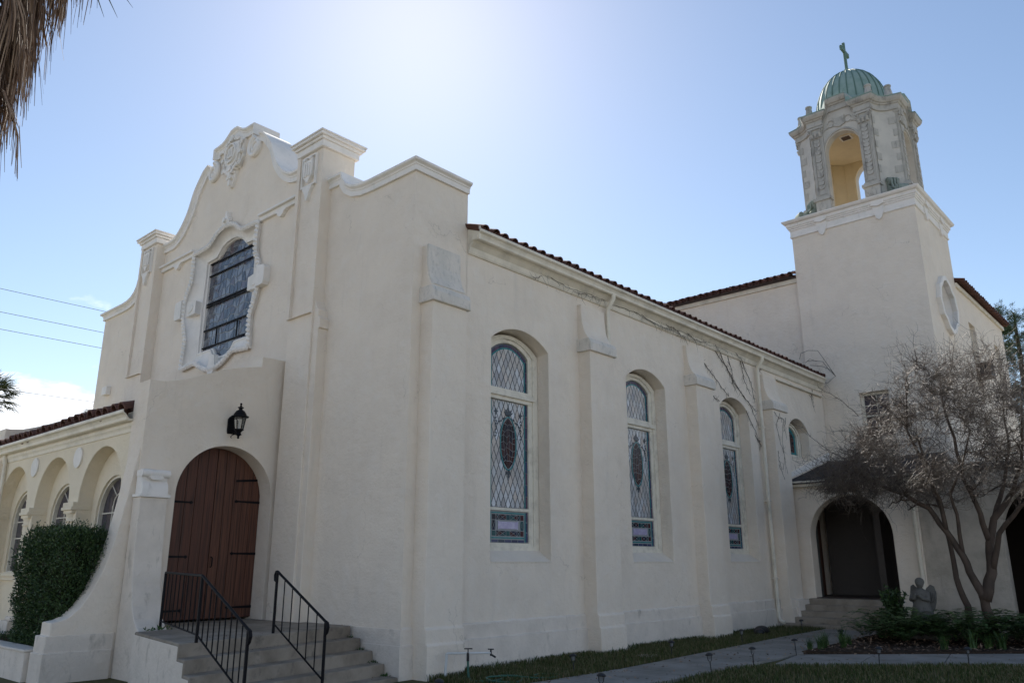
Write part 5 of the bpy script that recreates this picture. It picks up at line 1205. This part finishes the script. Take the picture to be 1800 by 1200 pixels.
TMs = [tuft_mesh(1, 60, .28), tuft_mesh(2, 45, .34)]
for k, (x, y) in enumerate([(2.98,7.6),(3.08,8.05),(3.12,7.75),(2.95,8.5),(3.35,8.3),(3.0,9.2),(3.2,9.0)]): plant('grass_tuft', TMs[k % 2], (x, y, .02), k, .8+.1*(k % 3), 'dark strappy grass tuft at the corner of the bed by the path', 'grass tuft', 'tufts at the bed corner')
for k, (x, y) in enumerate([(4.9,9.2),(5.3,9.55),(5.7,9.95),(6.1,10.3),(6.5,10.7),(6.9,11.0),(5.5,9.9),(6.3,10.6)]): plant('grass_tuft', TMs[k % 2], (x, y, .02), k*2, 1.0+.1*(k % 3), 'green strappy grass tuft edging the bed right of the ferns', 'grass tuft', 'tufts along the bed edge')
sh_ = thing('shrub', 'dark leafy shrub beside the side porch steps', 'shrub', (3.0, 12.6, 0)); lm = MB(); sr = random.Random(8)
for k in range(26):
    a = sr.uniform(0, 6.28); q = Vector((3.0+.42*math.cos(a)*sr.random(), 12.55+.42*math.sin(a)*sr.random(), sr.uniform(.5, 1.05))); MB().tube([(3.0, 12.6, 0), Vector((3.0, 12.6, .2)).lerp(q, .5), q], [.014, .01, .004], 4).build('stem', M['core'], sh_)
    for j in range(46): p = Vector((3.0, 12.6, .15)).lerp(q, sr.uniform(.2, 1.08)); leafquad(lm, p, (rv(sr)+UP*.3).normalized(), rv(sr), sr.uniform(.07, .13), sr.uniform(.02, .032))
lm.build('foliage', M['hedge'], sh_, fix=False)
mu = MB(); mr = random.Random(2); k = 0
while k < 2600:
    x, y = mr.uniform(2.7, 9), mr.uniform(7.1, 14)
    if not inpoly((x, y), BED): continue
    leafquad(mu, Vector((x, y, .035+mr.random()*.02)), Vector((mr.uniform(-1, 1), mr.uniform(-1, 1), mr.uniform(-.1, .25))).normalized(), UP+rv(mr)*.4, mr.uniform(.05, .12), mr.uniform(.01, .022)); k += 1
tag(mu.build('leaf_litter', M['thatch'], fix=False), 'brown fallen leaves and bark mulch over the planting bed', 'leaf litter', kind='stuff')
db = MB(); dr_ = random.Random(15)
for k in range(420):
    y = dr_.uniform(-1, 13); a_, b_ = aty(L_, y), aty(R_, y); t = dr_.random(); t = t*t if dr_.random() < .5 else 1-t*t; x = a_[0]+(b_[0]-a_[0])*t
    leafquad(db, Vector((x, y, .022)), Vector((dr_.uniform(-1, 1), dr_.uniform(-1, 1), dr_.uniform(0, .3))).normalized(), UP+rv(dr_)*.5, dr_.uniform(.03, .08), dr_.uniform(.008, .02))
for k in range(120):
    t = dr_.random(); q = lerp(lerp(A0, A1, t), lerp(B0, B1, t), dr_.random()); leafquad(db, Vector((q[0], q[1], .02)), Vector((dr_.uniform(-1, 1), dr_.uniform(-1, 1), .1)).normalized(), UP+rv(dr_)*.5, dr_.uniform(.03, .08), dr_.uniform(.008, .02))
for k in range(70): i = dr_.randint(0, 4); u = dr_.random(); leafquad(db, Vector((NR[i]+(NL[i]-NR[i])*u-.05-.2*dr_.random(), -.1-3.0*u, SZ[i]+.008)), Vector((dr_.uniform(-1, 1), dr_.uniform(-1, 1), .15)).normalized(), UP+rv(dr_)*.5, dr_.uniform(.02, .05), dr_.uniform(.006, .014))
tag(db.build('fallen_leaves', M['thatch'], fix=False), 'scattered dry leaves on the concrete path and steps', 'fallen leaves', kind='stuff')
wb = MB(); wr = random.Random(6)
for k in range(90):
    y = wr.uniform(1, 13.1); x = .07 if not any(a-.05 < y < b2+.05 for a, b2 in BY) else .40
    for q in range(wr.randint(2, 6)): leafquad(wb, Vector((x+wr.random()*.05, y+wr.uniform(-.05, .05), -.02)), (UP*1.1+rv(wr)*.7).normalized(), rv(wr), wr.uniform(.05, .15), wr.uniform(.005, .012))
for k in range(26):
    i = wr.randint(0, 3); y = wr.uniform(-.2, -.05)
    for q in range(5): leafquad(wb, Vector((NR[i]+wr.uniform(-.05, .12), y, SZ[i+1]-.01)), (UP+rv(wr)*.9).normalized(), rv(wr), wr.uniform(.03, .08), .008)
for k in range(30): leafquad(wb, Vector((-2.68+wr.uniform(-.05, .15), wr.uniform(-2.6, -2.2), .67)), (UP+rv(wr)).normalized(), rv(wr), wr.uniform(.04, .09), .012)
tag(wb.build('wall_weeds', M['fern'], fix=False), 'small weeds sprouting along the foot of the walls and steps', 'weeds', kind='stuff')

# ------------------------------------------------------------------ path lights, tap, hose
def path_light():
    t = thing('path_light', 'x', 'path light', (0, 0, 0), 'solar lights along the path')
    MB().tube([(0,0,-.05),(0,0,.16)], .009, 6).build('stake', M['blackplastic'], t)
    y = MB(); y.tube([(0,0,.15),(-.028,0,.19),(-.034,0,.25)], .006, 5); y.tube([(0,0,.15),(.028,0,.19),(.034,0,.25)], .006, 5); y.build('fork', M['blackplastic'], t)
    MB().lathe([(.0,.19),(.022,.195),(.03,.25),(0,.25)], (0, 0, 0), 10).build('lens', M['solar'], t)
    MB().lathe([(0,.25),(.058,.25),(.06,.262),(.045,.278),(.02,.29),(0,.292)], (0, 0, 0), 12).build('cap', M['blackplastic'], t, smooth=40)
    return t
pl0 = path_light()
PL = [((2.05,-1.15), 'path light nearest the front corner buttress, only its cap in view'), ((1.62,2.05), 'path light in the grass strip below the first stained glass window'),
      ((3.21,.53), 'path light at the bottom edge of the picture in front of the path'), ((1.62,4.85), 'path light in the grass strip beside the second buttress'),
      ((3.12,3.5), 'path light on the lawn side of the path, second from the camera'), ((1.42,7.95), 'path light in the grass strip beside the third buttress'),
      ((3.2,4.75), 'path light on the lawn side just before the path forks'), ((3.12,6.62), 'path light standing at the fork of the two paths'),
      ((1.17,11.6), 'path light left of the side porch steps'), ((4.70,6.15), 'path light on the lawn in front of the ferns'), ((5.80,7.05), 'rightmost path light, on the lawn before the bare tree'), ((2.95,9.3), 'path light between the path and the bed tufts')]
for k, (p, lab) in enumerate(PL):
    o = pl0 if k == 0 else pl0.copy()
    if k:
        col.objects.link(o)
        for ch in pl0.children: g = ch.copy(); col.objects.link(g); g.parent = o
    o.location = (p[0], p[1], 0); o['label'] = lab; o.rotation_euler = (R(random.uniform(-5, 5)), R(random.uniform(-5, 5)), random.uniform(0, 3))
tap = thing('garden_tap', 'white standpipe tap with black valves beside the first buttress', 'tap', (.75, .6, 0))
MB().tube([(.80,.62,-.05),(.79,.62,.28)], .016, 7).build('riser', M['hose'], tap); MB().tube([(.79,.62,.24),(.79,.62,.36)], .021, 7).build('valve_body', M['blackplastic'], tap)
MB().tube([(.52,.45,.34),(.79,.62,.35),(1.02,.86,.35)], .015, 7).build('cross_pipe', M['pvc'], tap); MB().tube([(.52,.45,.34),(.50,.44,-.02)], .02, 7).build('supply_pipe', M['pvc'], tap)
vh = MB(); vh.tube([(1.02,.86,.40),(1.02,.86,.31)], .014, 6); vh.tube([(.98,.84,.40),(1.06,.88,.40)], .009, 5); vh.tube([(1.02,.86,.33),(1.08,.90,.29)], .014, 6); vh.build('spout', M['blackplastic'], tap)
vh = MB(); vh.tube([(.75,.58,.41),(.84,.66,.41)], .009, 5); vh.tube([(.79,.62,.36),(.79,.62,.41)], .009, 5); vh.build('tap_handle', M['blackplastic'], tap)
hs = MB(); hp_ = [Vector((.82,.60,.02))]; a = 0; hr2 = random.Random(3)
pts = [(.82,.60,.10),(.95,.5,.03),(1.1,.42,.02),(1.3,.55,.025),(1.25,.85,.02),(1.05,1.0,.03),(1.2,1.2,.03),(1.5,1.0,.02),(1.62,.72,.02),(1.4,.5,.04),(1.15,.65,.05),(1.25,1.0,.045),(1.55,1.25,.02),(1.7,1.5,.02),(1.55,1.75,.02),(1.35,1.6,.02),(1.45,1.3,.04)]
den = []
for i in range(len(pts)-1):
    p0, p1, p2, p3 = [Vector(pts[max(0, min(len(pts)-1, i+q))]) for q in (-1, 0, 1, 2)]
    for k in range(6): t = k/6; den.append(.5*((2*p1)+(p2-p0)*t+(2*p0-5*p1+4*p2-p3)*t*t+(-p0+3*p1-3*p2+p3)*t**3))
tag(hs.tube(den, .013, 6).build('garden_hose', M['hose'], smooth=0), 'green garden hose tangled on the grass by the tap', 'hose')
bb = MB(); ball(bb, (.72, 10.35, .08), (.16, .26, .12)); ball(bb, (.78, 10.12, .06), (.11, .13, .09)); o = bb.build('black_bundle', M['blackplastic'], smooth=0)
tag(o, 'black rounded bundle lying in the grass against the nave wall', 'bundle'); rm = o.modifiers.new('remesh', 'REMESH'); rm.mode = 'VOXEL'; rm.voxel_size = .02; rm.use_smooth_shade = True
tag(MB().slab(arc(1.17, 4.75, .19, 0, 345, 15, .24), [], lambda u, v, d: (u, v, d), -.04, .028).build('flat_stone', M['concrete'], bevel=.01), 'flat grey stone set in the grass strip', 'stone')

# ------------------------------------------------------------------ climbing vine on the nave wall
vr = random.Random(17); vn = MB()
WV = [[(9.85,7.27),(10.38,6.99),(10.96,6.67),(11.38,6.28),(11.98,5.94),(12.63,5.67)],[(10.64,7.16),(10.89,6.78),(11.24,6.45),(11.68,6.13),(12.3,5.79),(12.65,5.31)],[(11.68,7.33),(11.99,6.94),(12.42,6.45),(12.59,5.91)],[(9.69,6.63),(9.99,6.42),(10.34,6.22),(10.77,5.98),(11.02,5.85)],[(10.09,5.76),(10.48,5.64)],[(11.96,5.58),(12.29,5.27),(12.58,4.95),(12.7,4.69)],[(12.41,4.97),(12.71,4.73)],[(13.04,6.89),(13.48,7.2)],[(16.86,6.95),(16.72,6.65),(16.88,6.4)],[(11.1,7.1),(11.3,6.6),(11.35,6.2)],[(11.9,6.98),(12.0,6.5),(12.3,6.1)]]
BV = [[(13.1,5.65),(13.4,5.53),(13.7,5.58),(13.47,4.94),(13.52,4.34),(13.63,4.0)],[(13.1,4.2),(13.4,3.82)],[(13.1,4.6),(13.15,4.35),(13.28,4.09)],[(13.46,5.7),(13.16,5.26),(13.34,4.8),(13.56,4.51),(13.37,4.09)],[(13.85,5.6),(13.69,5.3),(13.8,5.0)]]
EV = [[(7.57,7.16),(8.2,7.1),(8.68,6.98)],[(8.14,7.18),(8.33,7.08),(8.77,6.98)],[(8.81,7.18),(9.1,7.07),(9.37,6.9)],[(9.51,7.16),(9.85,7.16)],[(10.31,7.16),(10.61,6.9)],[(11.43,7.16),(11.72,7.03),(11.92,6.88)],[(3.14,7.16),(3.51,7.12),(4.15,7.05),(4.77,7.08),(5.42,7.1)],[(3.01,6.97),(3.26,7.08)],[(4.28,7.01),(4.84,7.05),(5.35,7.08)],[(5.6,7.05),(6.5,7.1),(7.5,7.03),(8.6,7.09),(9.6,7.03),(10.7,7.08),(12.0,7.04)],[(6.6,7.12),(7.7,7.02),(9.0,7.0),(10.0,7.09)]]
def vine(lines, x, r0, sub, twn):
    for l in lines:
        p = []
        for a, b2 in zip(l, l[1:]):
            for k in range(sub): t = k/sub; p.append(Vector((x+vr.uniform(-.006, .008), a[0]+(b2[0]-a[0])*t+vr.uniform(-.03, .03), a[1]+(b2[1]-a[1])*t+vr.uniform(-.025, .025))))
        p.append(Vector((x, *l[-1]))); vn.tube(p, [r0*(1-.5*k/len(p)) for k in range(len(p))], 5)
        for q in p:
            for j in range(twn):
                if vr.random() < .6:
                    e = q + Vector((vr.uniform(0, .02), vr.uniform(-.22, .22), vr.uniform(-.24, .12))); m_ = q.lerp(e, .5)+Vector((.004, vr.uniform(-.04, .04), vr.uniform(-.04, .04))); vn.tube([q, m_, e], [r0*.45, r0*.35, r0*.2], 4)
vine(WV, .016, .0085, 5, 2); vine(BV, .317, .006, 5, 1); vine(EV, .088, .006, 5, 2)
for l in [[(-.55,8.2),(-.45,8.36),(-.2,8.42),(.1,8.37),(.3,7.97),(.56,7.45),(.31,7.25),(.05,7.3)],[(-.3,8.08),(-.1,8.07),(.2,7.99),(.4,7.66),(.56,7.45)],[(-.2,7.92),(.19,7.82),(.45,7.66),(.58,7.42)],[(-.35,8.04),(-.2,8.14),(.0,8.03)]]:
    vn.tube([(x, 17.5+vr.uniform(-.06, .06), z) for x, z in l], .008, 5)
tag(vn.build('climbing_vine', M['vine'], fix=False), 'bare brown climbing vine creeping over the nave wall and eaves', 'vine')

# ------------------------------------------------------------------ palms, pine, wires
def near_palm():
    r = random.Random(44); px, py = 1.38, -7.02
    t = thing('palm_tree', 'tall palm with a shaggy skirt of dead brown fronds at upper left', 'palm tree', (px, py, 0))
    MB().tube([(px-.1,py,0),(px-.05,py,3),(px,py,6),(px,py,8.6)], [.26,.22,.2,.2], 12).build('trunk', M['plainbark'], t, smooth=0)
    mb = MB()
    for k in range(330):
        z0 = r.uniform(5.4, 8.6); a = r.uniform(0, 6.283); d = Vector((math.cos(a), math.sin(a), 0)); s = Vector((-d.y, d.x, 0))
        f = (z0-5.4)/3.2; R0 = .2; reach = .16+.72*f*r.uniform(.55, 1.1); l = r.uniform(.7, 1.25)
        b0 = Vector((px, py, z0)) + d*R0; e = b0 + d*reach + UP*r.uniform(-.35, -.05)
        mb.tube([b0, b0.lerp(e, .5)+UP*.05, e], [.014, .011, .008], 4, cap=False)
        n_ = r.randint(12, 18); out_ = r.uniform(.0, .35)*(1 if r.random() < .85 else 2.2)
        for j in range(n_):
            q = (j/(n_-1)-.5)*2; ll = l*(1-.25*abs(q))*r.uniform(.75, 1.1); w_ = r.uniform(.007, .015); sd = s*(q*.24*r.uniform(.6, 1.1)); i = len(mb.v); tw_ = s*r.uniform(-.07, .07)+d*r.uniform(-.06, .06)
            for u in (0, .3, .65, 1.0):
                p = e + sd*(u**.6) + d*(out_*u*(1-.5*u)) - UP*(ll*(u*.55+u*u*.45)) + tw_*u*u; ww = w_*(1-.8*u); ax = (s*math.cos(j)+d*math.sin(j)); mb.v += [tuple(p-ax*ww), tuple(p+ax*ww)]
            mb.f += [(i+2*g_, i+2*g_+1, i+2*g_+3, i+2*g_+2) for g_ in range(3)]
    tag(mb.build('dead_skirt', M['thatch'], t, fix=False), kind='stuff')
    fan_crown(Vector((px, py, 8.7)), 1.9, 34, r, t)
def fan_crown(c, L, n_, r, t, thin=1.0):
    mb = MB()
    for k in range(n_):
        v = rv(r); v.z = r.uniform(-.45, .95); v.normalize(); pl_ = L*r.uniform(.45, .6); e = c+v*pl_; mb.tube([c, c+v*pl_*.5+UP*.05, e], [.016, .013, .01], 4, cap=False)
        s = v.cross(UP).normalized(); u2 = s.cross(v)
        for j in range(22):
            a = (j/21-.5)*math.pi*1.25; d = (v*math.cos(a)+s*math.sin(a)+u2*.12).normalized(); l = L*.5*(.7+.3*math.cos(a))*r.uniform(.85, 1.05); ax = d.cross(u2).normalized(); w_ = .022*thin*L/1.8; i = len(mb.v); dr = r.uniform(.1, .45)
            for q in (0, .5, 1):
                p = e+d*l*q-UP*(dr*l*q*q); ww = w_*(1-.92*q*q) if q else w_*.4; mb.v += [tuple(p-ax*ww), tuple(p+ax*ww)]
            mb.f += [(i, i+1, i+3, i+2), (i+2, i+3, i+5, i+4)]
    mb.build('crown', M['frond'], t, fix=False)
near_palm()
for (x, y, z, L, n_, sd, lab) in ((-34.2,2.7,9.3,1.75,60,5,'green fan palm at the left edge beyond the arcade'), (-31.9,7.2,8.55,1.25,34,6,'small palm top showing above the arcade roof beside the facade')):
    t = thing('palm_tree', lab, 'palm tree', (x, y, 0), 'palms beyond the arcade'); MB().tube([(x-.2,y,0),(x,y,z*.5),(x,y,z)], [.3,.24,.2], 9).build('trunk', M['plainbark'], t, smooth=0); fan_crown(Vector((x, y, z)), L, n_, random.Random(sd), t, 1.6)
def pine(x, y, h, seed, lab, spread=4.2, low=.45):
    r = random.Random(seed); t = thing('pine_tree', lab, 'tree', (x, y, 0), 'pines behind the wing'); MB().tube([(x,y,0),(x+.15,y,h*.4),(x,y+.1,h*.75),(x+.1,y,h)], [.38,.3,.18,.05], 9).build('trunk', M['plainbark'], t, smooth=0)
    mb = MB(); bm2 = MB()
    for k in range(64):
        f = r.uniform(low, 1); a = r.uniform(0, 6.283); l = spread*(1.15-f)*r.uniform(.6, 1.15)+.5; b0 = Vector((x, y, h*f)); e = b0+Vector((math.cos(a)*l, math.sin(a)*l, r.uniform(-.1, .9))); p = grow(bm2, b0, e, .07*(1.2-f), .015, r, .06, 5, 5)
        for q in p[2:]:
            for c_ in range(4):
                cc = q+rv(r)*r.uniform(.1, .6)
                for j in range(34): d = (rv(r)+UP*.4).normalized(); leafquad(mb, cc+rv(r)*.1, d, rv(r), r.uniform(.16, .30), .012)
    bm2.build('branches', M['plainbark'], t, fix=False); mb.build('crown', M['needle'], t, fix=False)
pine(.9, 50, 17.2, 3, 'tall pine rising behind the rear wing at the right edge', 4.0, .5)
pine(4.5, 62, 15.5, 9, 'farther pine beyond the wing at the right edge, lower than the tall one', 4.5, .35)
for (x, z, sag, lab) in ((-23.0,11.5,.1,'highest overhead wire left of the facade'), (-22.9,10.6,.1,'second overhead wire from the top left of the facade'), (-23.05,10.0,.1,'third overhead wire from the top left of the facade'), (-21.1,7.4,.05,'lowest overhead wire in front of the cloud at left')):
    p = [(x, -28+4*k, z-sag*(1-((k-11)/11)**2)) for k in range(23)]
    tag(MB().tube(p, .010, 5).build('power_line', M['wire']), lab, 'wire', 'overhead wires')
